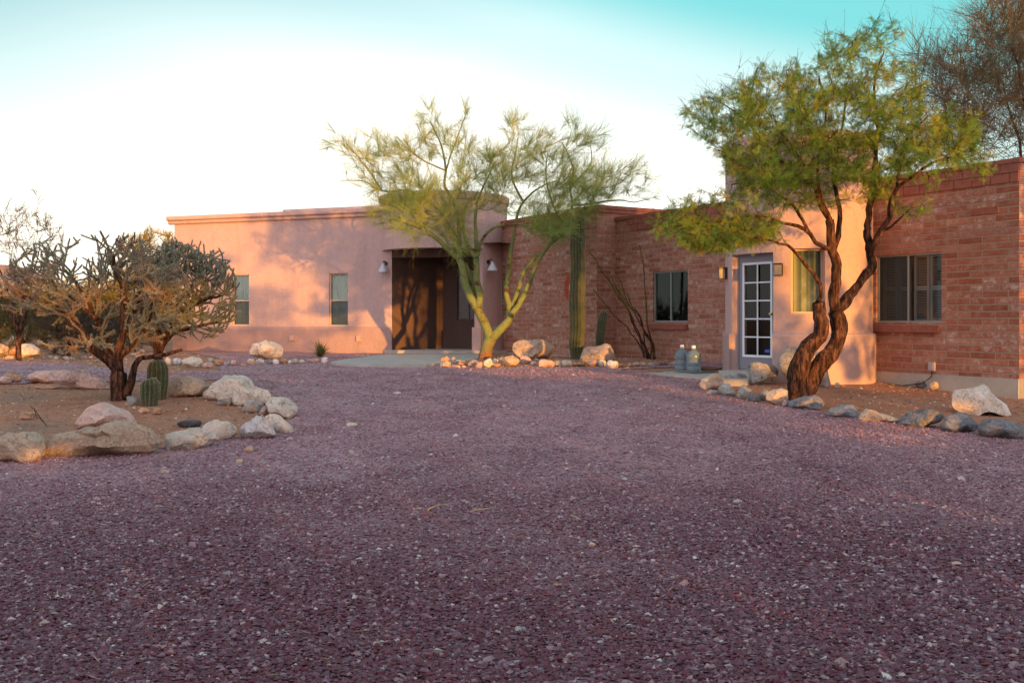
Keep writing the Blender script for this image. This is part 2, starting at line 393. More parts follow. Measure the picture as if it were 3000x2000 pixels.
used = np.unique(QQ); rm = np.full(len(VV), -1); rm[used] = np.arange(len(used))
o = np_obj('gravel_driveway', VV[used], [rm[QQ]], GRAV, smooth=True); tag(o, kind='structure', label='purple red crushed gravel driveway in front of the house')

def octas(P, S, seed_rnd, flat=.6):
    m = len(P); base = np.array([[1,0,0],[0,1,0],[-1,0,0],[0,-1,0],[0,0,1],[0,0,-1]], float)
    Vv = base[None]+rng.normal(0, .22, (m, 6, 3)); Vv[..., 2] *= flat
    # random rotation about z plus a tilt
    a = rng.uniform(0, 2*np.pi, m); ca, sa = np.cos(a), np.sin(a)
    x = Vv[..., 0]*ca[:, None]-Vv[..., 1]*sa[:, None]; y = Vv[..., 0]*sa[:, None]+Vv[..., 1]*ca[:, None]; z = Vv[..., 2]
    b = rng.normal(0, .45, m); cb, sb = np.cos(b), np.sin(b)
    y2 = y*cb[:, None]-z*sb[:, None]; z2 = y*sb[:, None]+z*cb[:, None]
    el = rng.uniform(.75, 1.35, m)[:, None]
    Vv = np.stack([x*el, y2, z2], -1)*S[:, None, None]+P[:, None, :]
    T = np.array([[0,1,4],[1,2,4],[2,3,4],[3,0,4],[1,0,5],[2,1,5],[3,2,5],[0,3,5]])
    Fc = (np.arange(m)*6)[:, None, None]+T[None]
    return Vv.reshape(-1, 3), Fc.reshape(-1, 3), np.repeat(seed_rnd, 6)
Ps = []; Ss = []
for (y0, y1, dens, s0, s1) in ((3.2, 5.5, 3300, .007, .022), (5.5, 8, 2300, .007, .021), (8, 12, 1000, .009, .021), (12, 17, 330, .010, .022), (17, 24, 90, .010, .024)):
    wk = .80 if y1 < 9 else .60; area = wk*2*(y1**2-y0**2)/2+.6*(y1-y0); n = int(area*dens)
    y = np.sqrt(rng.uniform(y0**2, y1**2, n)); x = rng.uniform(-1, 1, n)*(wk*y+.3)
    k = ~is_bed(x, y); x, y = x[k], y[k]; s = s0+(s1-s0)*rng.beta(2, 3.5, len(x))
    Ps.append(np.stack([x, y, G(x, y)+.012+s*.25], 1)); Ss.append(s)
# a few bigger pale pebbles
n = 260; y = np.sqrt(rng.uniform(3.4**2, 22**2, n)); x = rng.uniform(-1, 1, n)*(.56*y)
k = ~is_bed(x, y); x, y = x[k], y[k]; s_ = rng.uniform(.018, .034, len(x)); Pp = np.stack([x, y, G(x, y)+.012+s_*.3], 1)
P = np.concatenate(Ps); S = np.concatenate(Ss); rr = rng.uniform(0, 1, len(P)); patch = np.sin(P[:, 0]*1.1+P[:, 1]*.4)*np.sin(P[:, 1]*.9); rr = np.clip(rr**(1.0-.2*patch), 0, 1)
P = np.concatenate([P, Pp]); S = np.concatenate([S, s_]); rr = np.concatenate([rr, rng.uniform(.90, 1, len(Pp))])
V, T, at = octas(P, S, rr)
o = np_obj('gravel', V, [T], GST, attr=at); tag(o, 'loose crushed red and grey gravel covering the driveway', kind='stuff')
# pebbles and litter of the soil beds
n = 26000; y = rng.uniform(8, 27, n); x = rng.uniform(-14, 12, n); k = is_bed(x, y); x, y = x[k], y[k]
s_ = rng.uniform(.006, .022, len(x)); P = np.stack([x, y, G(x, y)+s_*.2], 1)
def f_peb(t, b):
    a = nd(t, 'ShaderNodeAttribute', attribute_name='rnd').outputs['Fac']
    t.links.new(ramp_(t, a, [(0, (.20, .12, .09)), (.4, (.36, .22, .15)), (.7, (.30, .24, .20)), (.9, (.55, .43, .34)), (1, (.66, .58, .5))]), b.inputs['Base Color'])
PEB = mat('pebbles', (.4, .3, .2), .9, .2, f_peb)
V, T, at = octas(P, s_, rng.uniform(0, 1, len(P)))
o = np_obj('pebbles', V, [T], PEB, attr=at); tag(o, 'scattered pebbles and litter on the reddish soil of the beds', kind='stuff')

n = 2600; y = np.sqrt(rng.uniform(3.4**2, 20**2, n)); x = rng.uniform(-1, 1, n)*(.58*y+.3)
cl = np.sin(x*1.7+1)*np.sin(y*1.3+x*.5) > .0; x, y = x[cl], y[cl]; a = rng.uniform(0, np.pi, len(x)); l_ = rng.uniform(.01, .05, len(x)); z = G(x, y)+.03
D_ = np.stack([np.cos(a)*l_, np.sin(a)*l_, rng.normal(0, .006, len(x))], 1); S_ = np.stack([-np.sin(a), np.cos(a), np.zeros(len(x))], 1)*.0028; P = np.stack([x, y, z], 1)
V = np.stack([P-D_, P+S_, P+D_, P-S_], 1).reshape(-1, 3)
o = np_obj('leaf_litter', V, [np.arange(len(V)).reshape(-1, 4)], mat('dry_litter', (.46, .33, .20), .9, .1)); tag(o, 'dry straw and leaf litter blown over the gravel', kind='stuff')
# far hill (the pinkish mountain at the left horizon)
hv = []; hq = []
prof = [(-1400,700),(-900,745),(-500,730),(-250,755),(-100,770),(0,776),(30,783),(48,800),(62,822),(110,830),(200,836),(300,846),(420,862),(520,885),(700,915),(900,935)]
D0 = 900.; pxs = np.linspace(-1400, 900, 160); pys = np.interp(pxs, [p[0] for p in prof], [p[1] for p in prof])
for i, (a, b) in enumerate(zip(pxs, pys)):
    top = (HY-b)/F*D0+CZ+3*mnoise.noise((a*.02, 0, 0)); bx = (a-CX)/F*D0
    for j in range(13):
        t_ = j/12.; z = -2+(top+2)*math.sin(t_*math.pi); yy = D0+(t_-.5)*340*(.5+top/60)
        z += 3.5*mnoise.noise((bx*.03, yy*.03, 0))*math.sin(t_*math.pi)
        hv.append((bx, yy, z))
for i in range(159):
    for j in range(12): hq.append((i*13+j, (i+1)*13+j, (i+1)*13+j+1, i*13+j+1))
def f_hill(t, b):
    c = coords(t); n = noise(t, c, .03, 6, .65); n2 = noise(t, c, .4, 4, .7)
    col = ramp_(t, n.outputs[0], [(.35, (.34, .20, .16)), (.6, (.42, .27, .22)), (.75, (.22, .18, .12))])
    t.links.new(mix(t, .6, col, ramp_(t, n2.outputs[0], [(.3, g1(.35)), (.7, g1(.6))]), 'OVERLAY'), b.inputs['Base Color'])
o = np_obj('hill', np.array(hv), [np.array(hq)], mat('hill_rock', (.4, .25, .2), 1, .1, f_hill), smooth=True); tag(o, 'pinkish desert hill on the horizon at the far left', kind='structure')

# ------------------------------------------------------------------ house
def line_map(A, B, flip=False):
    A = Vector((A[0], A[1], 0)); B = Vector((B[0], B[1], 0)); u = (B-A).normalized(); nrm = Vector((u.y, -u.x, 0))
    def P(s, z, n=0): return A+u*s+nrm*n+Vector((0, 0, z))
    P.len = (B-A).length; P.u = u; P.n = nrm; P.A = A
    def s_at(px):   # wall coordinate where the wall crosses photo column px
        k = (px-CX)/F; return (k*A.y-A.x)/(u.x-k*u.y)
    P.s = s_at
    return P
def cyl_map(C, Rr):
    def P(s, z, n=0):   # s = arc length to the right of the direction to the camera
        th = s/Rr; d = math.hypot(*C); tx, ty = -C[0]/d, -C[1]/d; rx, ry = -ty, tx
        dx = tx*math.cos(th)+(-rx)*math.sin(th)*-1; dy = ty*math.cos(th)+(-ry)*math.sin(th)*-1
        return Vector((C[0]+dx*(Rr+n), C[1]+dy*(Rr+n), z))
    def s_at(px):
        d = math.hypot(*C); a = math.atan((px-CX)/F)-math.atan2(C[0], C[1]); return Rr*math.asin(max(-1, min(1, d*math.sin(a)/Rr)))
    P.s = s_at; return P
# orientation check: s>0 must be on the photo's right
def panel(mb, P, s0, s1, z0, z1, openings=(), depth=.12, ds=.25, dz=4.0, n=0.0):
    S = sorted({s0, s1, *[o[0] for o in openings], *[o[1] for o in openings]})
    Zs = sorted({z0, z1, *[o[2] for o in openings], *[o[3] for o in openings]})
    S2 = [];
    for a, b in zip(S, S[1:]):
        k = max(1, int(math.ceil((b-a)/ds))); S2 += [a+(b-a)*i/k for i in range(k)]
    S2.append(S[-1])
    for a, b in zip(S2, S2[1:]):
        for c, d in zip(Zs, Zs[1:]):
            m = ((a+b)/2, (c+d)/2)
            if any(o[0] < m[0] < o[1] and o[2] < m[1] < o[3] for o in openings): continue
            mb.quad(P(a,c,n), P(b,c,n), P(b,d,n), P(a,d,n), [(a,c),(b,c),(b,d),(a,d)])
    for (a, b, c, d) in openings:
        for (p, q) in (((a, c), (a, d)), ((b, d), (b, c))):
            mb.quad(P(p[0],p[1],n), P(q[0],q[1],n), P(q[0],q[1],n-depth), P(p[0],p[1],n-depth), [(p[0],p[1]),(q[0],q[1]),(q[0]+depth,q[1]),(p[0]+depth,p[1])])
        ks = [s for s in S2 if a-1e-6 <= s <= b+1e-6]
        for s_, t_ in zip(ks, ks[1:]):
            mb.quad(P(s_,d,n), P(t_,d,n), P(t_,d,n-depth), P(s_,d,n-depth), [(s_,d),(t_,d),(t_,d+depth),(s_,d+depth)])
            mb.quad(P(t_,c,n), P(s_,c,n), P(s_,c,n-depth), P(t_,c,n-depth), [(t_,c),(s_,c),(s_,c-depth),(t_,c-depth)])

WING = line_map((-9.8+.17, 28.16), (-3.1, 25.83))
# rebuild from photo columns: wall corner at px 511, jamb at px 1148
BDIR = Vector((-.5946, 1, 0)).normalized()
def brickpt(xD):
    d = 2230/(.0638*(xD+150)); return Vector(((xD-1176)/2230*d, d, 0))
E = brickpt(2341); Mj = brickpt(1414)
BW = line_map(Mj, E)                 # middle and right brick walls share this plane
BN = BW.n
C1 = Mj+BN*.53
LB0 = C1+BDIR*4.3
LBW = line_map(LB0, C1)
DC = (-1.85, 26.5); DR = 1.72
DRUM = cyl_map(DC, DR)
TC = (4.885, 16.6); TR = 1.21
TOW = cyl_map(TC, TR)
HB = Vector((0, 22, 0))
house = empty('house', HB, 'low adobe style ranch house with pink plaster wing, round towers and red brick walls', 'house')

class PPm:   # material for panes
    pass
def f_glass(t, b):
    o = t.nodes['Material Output']; tr = nd(t, 'ShaderNodeBsdfTransparent', {0: (.80, .86, .84, 1)}); gl = nd(t, 'ShaderNodeBsdfGlossy', {'Color': (1, 1, 1, 1), 'Roughness': .02})
    fr = nd(t, 'ShaderNodeFresnel', {'IOR': 1.42}); mb = nd(t, 'ShaderNodeMath', {0: fr.outputs[0], 1: .0}, operation='ADD'); ms = nd(t, 'ShaderNodeMixShader', {0: mb.outputs[0], 1: tr.outputs[0], 2: gl.outputs[0]})
    t.links.new(ms.outputs[0], o.inputs[0])
GLASS = mat('window_glass', build=f_glass)
DARKROOM = mat('dark_room', (.012, .012, .012), .9)
FR_BEIGE = mat('beige_frame', (.55, .42, .33), .6); FR_ALU = mat('aluminium_frame', (.30, .33, .33), .45, metallic=.3); FR_WHITE = mat('white_paint', (.75, .80, .86), .45, .4)
def f_curt(t, b):
    c = coords(t); wv = nd(t, 'ShaderNodeTexNoise', {'Vector': c, 'Scale': 5.0}); t.links.new(ramp_(t, wv.outputs[0], [(.3, (.75, .86, .76)), (.7, (.84, .90, .80))]), b.inputs['Base Color'])
CURT = mat('curtain_cloth', (.6, .7, .6), .9, .1, f_curt); CURTY = mat('cream_curtain_cloth', (.72, .66, .40), .9, .1, lambda t, b: t.links.new(ramp_(t, nd(t, 'ShaderNodeTexNoise', {'Vector': nd(t, 'ShaderNodeMapping', {'Vector': coords(t), 'Scale': (9, 0, 0)}).outputs[0], 'Scale': 1.0, 'Detail': 0.0}).outputs[0], [(.42, (.20, .27, .24)), (.47, (.42, .41, .34)), (.56, (.42, .41, .34)), (.6, (.22, .30, .26))]), b.inputs['Base Color']))
SCREEN = mat('insect_screen', (.10, .13, .125), .8)
BLIND = mat('shutter_slats', (.30, .38, .42), .6)

def window(P, s0, s1, z0, z1, rec=.08, split='v', frame=FR_BEIGE, curtains=True, shut=False, lab=None, fw=.03, cm=CURT, n=0, low_dark=False):
    wn = MB(); 
    def Q(s, z, k=0): return P(s, z, n+k)
    # outer frame = the window part itself
    for a, b, c, d in ((s0, s0+fw, z0, z1), (s1-fw, s1, z0, z1)): wn.boxf(Q, a, b, c, d, -rec-.03, -rec+.012)
    for c, d in ((z0, z0+fw), (z1-fw, z1)): wn.boxf(Q, s0+fw, s1-fw, c, d, -rec-.03, -rec+.012)
    par = wn.obj('window', frame, house)
    if lab: par['label'] = lab
    m = MB()
    if split == 'h': zm = z0+(z1-z0)*.485; m.boxf(Q, s0+fw, s1-fw, zm-.017, zm+.017, -rec-.028, -rec+.010); m.obj('meeting_rail', frame, par)
    elif split == 'v': sm = (s0+s1)/2-.02; m.boxf(Q, sm-.016, sm+.016, z0+fw, z1-fw, -rec-.028, -rec+.010); m.obj('mullion', frame, par)
    g = MB(); g.quad(Q(s0+.01, z0+.01, -rec-.012), Q(s1-.01, z0+.01, -rec-.012), Q(s1-.01, z1-.01, -rec-.012), Q(s0+.01, z1-.01, -rec-.012)); g.obj('pane', GLASS, par)
    # dark room behind
    rm_ = MB(); d0, d1 = -rec-.032, -rec-.6
    e = .0
    rm_.quad(Q(s0-e,z0-e,d1), Q(s1+e,z0-e,d1), Q(s1+e,z1+e,d1), Q(s0-e,z1+e,d1))
    rm_.quad(Q(s0-e,z0-e,d0), Q(s0-e,z0-e,d1), Q(s0-e,z1+e,d1), Q(s0-e,z1+e,d0)); rm_.quad(Q(s1+e,z0-e,d1), Q(s1+e,z0-e,d0), Q(s1+e,z1+e,d0), Q(s1+e,z1+e,d1))
    rm_.quad(Q(s0-e,z1+e,d0), Q(s0-e,z1+e,d1), Q(s1+e,z1+e,d1), Q(s1+e,z1+e,d0)); rm_.quad(Q(s0-e,z0-e,d1), Q(s0-e,z0-e,d0), Q(s1+e,z0-e,d0), Q(s1+e,z0-e,d1))
    rm_.obj('interior', DARKROOM, par)
    if curtains:
        c_ = MB(); ns = 36; zz = (z0+.02, z1-.02)
        for i in range(ns):
            a = s0+.012+(s1-s0-.024)*i/ns; b = s0+.012+(s1-s0-.024)*(i+1)/ns
            f_ = lambda s: -rec-.065+.015*math.sin(s*38+1.3*math.sin(s*9))
            
            c_.quad(Q(a, zz[0], f_(a)), Q(b, zz[0], f_(b)), Q(b, zz[1], f_(b)), Q(a, zz[1], f_(a)))
        c_.obj('curtain', cm, par, smooth=False)
    if low_dark:
        zm = z0+(z1-z0)*.485; c_ = MB(); c_.quad(Q(s0+fw, z0+fw, -rec-.004), Q(s1-fw, z0+fw, -rec-.004), Q(s1-fw, zm-.017, -rec-.004), Q(s0+fw, zm-.017, -rec-.004)); c_.obj('insect_screen', SCRM, par)
    if shut:
        c_ = MB(); sm_ = (s0+s1)/2-.04; c_.quad(Q(s0+fw, z0+fw, -rec-.004), Q(sm_, z0+fw, -rec-.004), Q(sm_, z1-fw, -rec-.004), Q(s0+fw, z1-fw, -rec-.004)); c_.obj('insect_screen', SCRM, par)
        for a, b in shut:
            sh = MB(); sa, sb = s0+(s1-s0)*a, s0+(s1-s0)*b; k0, k1 = -rec-.10, -rec-.075; st = .045; zmid = (z0+z1)/2
            for c, d in ((z0+.02, z0+.06), (z1-.06, z1-.02), (zmid-.04, zmid+.04)): sh.boxf(Q, sa+st, sb-st, c, d, k0, k1)
            sh.boxf(Q, sa, sa+st, z0+.02, z1-.02, k0, k1); sh.boxf(Q, sb-st, sb, z0+.02, z1-.02, k0, k1)
            z = z0+.07
            while z < z1-.08:
                if abs(z-zmid) > .05: sh.quad(Q(sa+st, z, k1), Q(sb-st, z, k1), Q(sb-st, z+.014, k0), Q(sa+st, z+.014, k0))
                z += .026
            sh.obj('shutter', BLIND, par)
    return par
def f_scr(t, b):
    o = t.nodes['Material Output']; tr = nd(t, 'ShaderNodeBsdfTransparent', {0: (1, 1, 1, 1)}); ms = nd(t, 'ShaderNodeMixShader', {0: .55, 1: tr.outputs[0], 2: b.outputs[0]}); t.links.new(ms.outputs[0], o.inputs[0])
SCRM = mat('screen_mesh', (.07, .09, .09), .8, .2, f_scr)

# --- plaster wing
s_l, s_r = WING.s(511), WING.s(1148)
def zpx(P, s, py): d = P(s, 0).y; return CZ-(py-HY)/F*d
wz = zpx(WING, WING.s(800), 632+(800-500)*-.0417)
TOPW = 3.86
ow = []
for (a, b, c, d) in ((680, 729.5, 804, 953), (964, 1019, 801, 954.5)):
    sa, sb = WING.s(a), WING.s(b); ow.append((sa, sb, zpx(WING, sa, d), zpx(WING, sa, c)))
mb = MB(); panel(mb, WING, s_l, s_r, -.3, TOPW-.05, ow, .10)
SIDE = line_map(WING(s_l, 0)-WING.n*6, WING(s_l, 0)); panel(mb, SIDE, 0, 6, -.3, TOPW-.05, n=0)
mb.obj('plaster_wall', PL, house)
mb = MB()
def plinth(mb, P, a, b, z1, pr, ds=.4, z0=-.3):
    k = max(1, int((b-a)/ds)); ss = np.linspace(a, b, k+1)
    pf = [(z0, pr), (z1-.05, pr), (z1-.015, pr*.75), (z1, .0)]
    for s, t_ in zip(ss, ss[1:]):
        for (c, n0), (d, n1) in zip(pf, pf[1:]): mb.quad(P(s,c,n0), P(t_,c,n0), P(t_,d,n1), P(s,d,n1))
    for e_ in (a, b):
        for (c, n0), (d, n1) in zip(pf, pf[1:]): mb.quad(P(e_,c,-.001), P(e_,c,n0), P(e_,d,n1), P(e_,d,-.001))
plinth(mb, WING, s_l-.03, s_r+.01, .70, .035); mb.obj('plinth', PLP, house, smooth=False)
def cornice(mb, P, a, b, zt, ds=.3, dep=.3, steps=((.0,.15),(.03,.165),(.10,.165),(.125,.14),(.135,.09),(.15,.085),(.20,.085),(.225,.06),(.235,.0))):
    k = max(1, int(abs(b-a)/ds)); ss = np.linspace(a, b, k+1); pf = [(0, -dep)]+list(steps)
    for s, t_ in zip(ss, ss[1:]):
        for (c, n0), (d, n1) in zip(pf, pf[1:]): mb.quad(P(s,zt-d,n1), P(t_,zt-d,n1), P(t_,zt-c,n0), P(s,zt-c,n0))
    for e_ in (a, b):
        for (c, n0), (d, n1) in zip(pf, pf[1:]): mb.quad(P(e_,zt-c,-.02), P(e_,zt-c,n0), P(e_,zt-d,n1), P(e_,zt-d,-.02))
mb = MB(); cornice(mb, WING, s_l-.165, s_r+.0, TOPW+.02); mb.obj('parapet_cornice', PL, house)
# raised parapet standing back on the wing's roof
mb = MB(); a, b = 2.2, s_r+1.0
BK = line_map(WING(a, 0)-WING.n*2.0, WING(b, 0)-WING.n*2.0)
panel(mb, BK, 0.15, BK.len, 3.2, 4.18); cornice(mb, BK, 0.0, BK.len, 4.21, steps=((.0,.03),(.03,.06),(.08,.06),(.10,.0))); mb.obj('roof_parapet', PL, house)
for a, b in zip(ow, ('narrow window nearer the corner of the plaster wing', 'narrow window nearer the porch')):
    window(WING, a[0], a[1], a[2], a[3], .07, 'h', FR_BEIGE, True, lab=b, low_dark=True)
for px0, px1, py0, py1 in ((852, 864, 982, 997), (1048, 1060, 984, 999)):
    mb = MB(); sa, sb = WING.s(px0), WING.s(px1); mb.boxf(WING, sa, sb, zpx(WING, sa, py1), zpx(WING, sa, py0), .03, .09); mb.boxf(WING, sa+.012, sb-.012, zpx(WING, sa, py1)+.012, zpx(WING, sa, py0)-.012, .09, .098); mb.obj('outlet_box', PL, house)

# --- entry drum and porch
JA = WING(s_r, 0)
a0 = DRUM.s(1120)-.0; 
th_wing = DRUM.s(1122)
drum_l = DR*-1.45; drum_r = DR*1.75; SOF = 2.735; DTOP = 4.20
mb = MB(); panel(mb, DRUM, drum_l, drum_r, SOF, DTOP-.05, ds=.12)
k = 40
ss = np.linspace(drum_l, drum_r, k+1)
for s, t_ in zip(ss, ss[1:]): mb.quad(DRUM(s,SOF,0), DRUM(t_,SOF,0), DRUM(t_,SOF,-.32), DRUM(s,SOF,-.32)); mb.quad(DRUM(s,SOF,-.32), DRUM(t_,SOF,-.32), DRUM(t_,SOF-.0+.4,-.32), DRUM(s,SOF+.4,-.32))
col_l = DRUM.s(1408)
panel(mb, DRUM, col_l, drum_r, -.3, SOF, ds=.1)
Pc = lambda n, z: DRUM(col_l, z, n)
mb.quad(Pc(0,-.3), Pc(-.35,-.3), Pc(-.35,SOF), Pc(0,SOF))
mb.obj('entry_drum', PL, house)
mb = MB(); cornice(mb, DRUM, drum_l, drum_r, DTOP, ds=.12, steps=((0,.02),(.02,.06),(.09,.06),(.10,.045),(.11,.045),(.12,.055),(.20,.045),(.22,.0))); mb.obj('drum_cornice', PL, house)
mb = MB(); plinth(mb, DRUM, col_l-.06, drum_r, .70, .05, ds=.1); mb.quad(DRUM(col_l-.06,-.3,.05), DRUM(col_l-.06,-.3,-.4), DRUM(col_l-.06,.68,-.4), DRUM(col_l-.06,.68,.05)); mb.quad(DRUM(col_l-.06,.68,.05), DRUM(col_l-.06,.68,-.4), DRUM(col_l,.7,-.4), DRUM(col_l,.7,.02)); mb.obj('drum_plinth', PL, house)
K = Vector((JA.x+1.26, JA.y+1.46, 0))
LIN = line_map(JA, K); HD = 2.54
mb = MB()
panel(mb, LIN, 0, LIN.len, -.3, 2.9)
BACK = line_map(K, K+WING.u*2.7)
wsa, wsb = BACK.s(1339), BACK.s(1410)
pw = (wsa, wsb, zpx(BACK, wsa, 937), zpx(BACK, wsa, 815)+.25)
panel(mb, BACK, 0, 2.7, -.3, 2.9, [pw], .06)
RW = line_map(BACK(2.7, 0), DRUM(col_l, 0, -.35)); panel(mb, RW, 0, RW.len, -.3, 2.9)
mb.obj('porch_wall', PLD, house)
mb = MB()   # header beam between wing jamb and column, and ceiling
H0, H1 = JA+WING.u*.0, DRUM(col_l, 0, -.1)
HB_ = line_map(H0, H1); mb.boxf(HB_, -.02, HB_.len+.1, HD, SOF+.35, -.3, -.02)
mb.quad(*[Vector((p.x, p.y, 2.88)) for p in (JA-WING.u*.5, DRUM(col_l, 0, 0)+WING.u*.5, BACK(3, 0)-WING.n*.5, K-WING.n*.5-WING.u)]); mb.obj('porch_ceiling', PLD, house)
mb = MB(); c4 = [JA+WING.n*.12-WING.u*.15, DRUM(col_l, 0, .1)+WING.u*.1, BACK(2.7, 0)+WING.u*.3, K-WING.u*.4-WING.n*.2]
for z0, z1 in ((-.15, .085),):
    top = [Vector((p.x, p.y, z1)) for p in c4]; bot = [Vector((p.x, p.y, z0)) for p in c4]
    mb.quad(*top)
    for i in range(4): mb.quad(bot[i], bot[(i+1)%4], top[(i+1)%4], top[i])
mb.obj('porch_floor', CONC, house)
window(BACK, pw[0], pw[1], pw[2], pw[3], .05, 'v', mat('dark_frame', (.08, .07, .07), .5), False, lab='dark window on the back wall of the porch')

# --- brick walls
TOPB = .88+.150/.0638; FND = .03
sT0 = BW.s(2100); 
win_m = (BW.s(1500/.784), BW.s(1580/.784), .84, 1.925); win_r = (BW.s(2012/.784), BW.s(2163/.784), .84, 1.945)
Lb = BW.len
mb = MB(); panel(mb, BW, 0, Lb, FND, TOPB-.06, [win_m, win_r], .09, ds=2)
RET = line_map(E, E-BN*6); panel(mb, RET, 0, 6, -.4, TOPB-.06, ds=2)
mb.obj('brick_wall', BR, house)['label'] = 'long red brick wall with two sliding windows'
mb = MB(); TOPL = 3.50
panel(mb, LBW, 0, LBW.len, FND, TOPL-.07, ds=2)
R2 = line_map(C1, C1-BN*2.2); panel(mb, R2, 0, 2.2, FND, TOPL-.07, ds=2)
B2 = line_map(C1-BN*2.2, LB0-BN*2.2); panel(mb, B2, 0, LBW.len, 2.5, TOPL-.07, ds=2)
mb.obj('brick_wall', BR, house)['label'] = 'higher brick wall beside the entry drum with a round opening'
mb = MB()
def cope(mb, P, a, b, zt, pr=.035, th=.07, bl=.30, dep=.30, seed=1):
    rr_ = random.Random(seed); s = a
    while s < b-.01:
        e_ = min(b, s+bl*.98); j = rr_.uniform(-.006, .006); mb.boxf(P, s, e_, zt-th, zt+j, -dep, pr+j); s += bl
cope(mb, BW, 0.0, Lb+.03, TOPB, seed=2); mb.boxf(RET, .02, 6, TOPB-.07, TOPB, -.3, .035); mb.obj('coping', BRC, house)
mb = MB(); cope(mb, LBW, 0, LBW.len+.04, TOPL, .045, .08, seed=3); mb.boxf(R2, .03, 2.2, TOPL-.08, TOPL-.002, -.3, .06)
mb.boxf(R2, .0, 2.2, TOPL-.16, TOPL-.083, -.02, .035); mb.boxf(LBW, 0, LBW.len, TOPL-.16, TOPL-.085, -.02, .03); mb.obj('coping', BRC, house)
mb = MB()   # projecting course of large bricks under the coping
s = .55
while s < Lb-.05:
    e_ = min(Lb, s+.29); mb.boxf(BW, s, e_, TOPB-.345, TOPB-.215, -.02, .022); s += .30
s = .40
while s < Lb-.05:
    e_ = min(Lb, s+.29); mb.boxf(BW, s, e_, TOPB-.205, TOPB-.075, -.02, .022); s += .30
mb.obj('brick_band', BRC, house)
mb = MB(); mb.boxf(BW, 0, Lb-.0, -.5, FND+.0, -.2, .018, nu=6); mb.boxf(LBW, 0, LBW.len+.018, -.4, FND+.002, -.2, .02, nu=3); mb.obj('foundation', CONC, house)
for wd, (lab, frm) in ((win_m, ('dark two pane sliding window in the middle brick wall', FR_ALU)), (win_r, ('wide sliding window with louvred shutters in the right brick wall', FR_ALU))):
    window(BW, wd[0], wd[1], wd[2], wd[3], .05, 'v', frm, False, lab=lab, shut=[(0.04,.27),(.28,.48),(.52,.75),(.76,.97)] if wd is win_r else False)
for a, b in ((1492, 1581), (1992, 2160)):
    mb = MB(); sa, sb = BW.s(a/.784), BW.s(b/.784); s = sa
    while s < sb-.02: e_ = min(sb, s+.098); mb.boxf(BW, s, e_, .685+random.uniform(-.003,.003), .80+random.uniform(-.003,.003), -.05, .075+random.uniform(-.004,.004)); s += .1
    mb.obj('window_sill', BRC, house)
# round window with brick ring behind the tall cactus
sc_ = LBW.s(1313/.784+4); zc = zpx(LBW, sc_, 843); ring = MB()
for k in range(26):
    a0_, a1_ = 2*math.pi*k/26, 2*math.pi*(k+.86)/26
    pts = []
    for r_ in (.165, .35):
        for a in (a0_, a1_): pts.append((sc_+r_*math.cos(a), zc+r_*math.sin(a)))
    (p0, p1, p2, p3) = pts; n1 = .02
    ring.quad(LBW(p0[0],p0[1],n1), LBW(p2[0],p2[1],n1), LBW(p3[0],p3[1],n1), LBW(p1[0],p1[1],n1))
    for q0, q1 in ((p0,p2),(p2,p3),(p3,p1),(p1,p0)): ring.quad(LBW(q0[0],q0[1],-.01), LBW(q1[0],q1[1],-.01), LBW(q1[0],q1[1],n1), LBW(q0[0],q0[1],n1))
rw = ring.obj('round_window', mat('red_ring_brick', (.42, .085, .045), .9, .15), house); dsk = MB()
for k in range(32):
    a0_, a1_ = 2*math.pi*k/32, 2*math.pi*(k+1)/32
    dsk.quad(LBW(sc_,zc,.006), LBW(sc_+0.166*math.cos(a0_),zc+0.166*math.sin(a0_),.006), LBW(sc_+0.166*math.cos(a1_),zc+0.166*math.sin(a1_),.006), LBW(sc_,zc,.006))
dsk.obj('pane', mat('frosted_pane', (.55, .62, .7), .15, .5), rw)
mb = MB(); so = BW.s(2733); zo = zpx(BW, so, 1073); mb.boxf(BW, so-.05, so+.05, zo-.07, zo+.07, .0, .05); mb.boxf(BW, so-.035, so+.035, zo-.05, zo+.05, .05, .06); o = mb.obj('outlet_box', mat('grey_box', (.42, .38, .40), .6), house)
mb = MB(); mb.tube([BW(so, zo-.07, .03), BW(so+.01, zo-.16, .05), BW(so-.12, zo-.27, .10), BW(so-.5, zo-.33, .10), BW(so-1.0, zo-.31, .06)], .008, 6); mb.obj('cable', mat('black_rubber', (.02, .02, .02), .6), o)
# a weathered dark patch brick (vent) high on the right wall
mb = MB(); sv = BW.s(2885); zv = zpx(BW, sv, 618); mb.boxf(BW, sv-.22, sv+.22, zv-.05, zv+.05, -.02, .012); mb.obj('vent_brick', BRC, house)

# --- round tower with the glazed door
TT = 3.90; TPL = .67
door = (TOW.s(2150), TOW.s(2270), .05, 1.97); twin = (TOW.s(2317), TOW.s(2412), zpx(TOW, TOW.s(2340), 918), zpx(TOW, TOW.s(2340), 728))
mb = MB(); tl, tr_ = -TR*1.62, TR*1.62
panel(mb, TOW, tl, tr_, -.4, TT-.05, [door, twin], .20, ds=.08)
mb.obj('round_tower', PL, house)
mb = MB(); cornice(mb, TOW, tl, tr_, TT, ds=.1, dep=.25, steps=((0,.03),(.03,.055),(.06,.06),(.15,.06),(.19,.05),(.22,.0))); 
mb.obj('tower_cornice', PL, house)
mb = MB(); plinth(mb, TOW, tl, door[0]+.0, TPL, .05, ds=.08, z0=-.4); mb.obj('tower_plinth', PLP, house, smooth=False); mb = MB(); plinth(mb, TOW, door[1], tr_, TPL, .05, ds=.08, z0=-.4); mb.obj('tower_plinth', PL, house, smooth=False)
DA, DB = TOW(door[0], 0, -.12), TOW(door[1], 0, -.12); DL = line_map(DA, DB)
DM = mat('grey_door_paint', (.24, .24, .28), .5, .4); dm = MB(); w_ = DL.len; z0, z1 = .06, 1.955
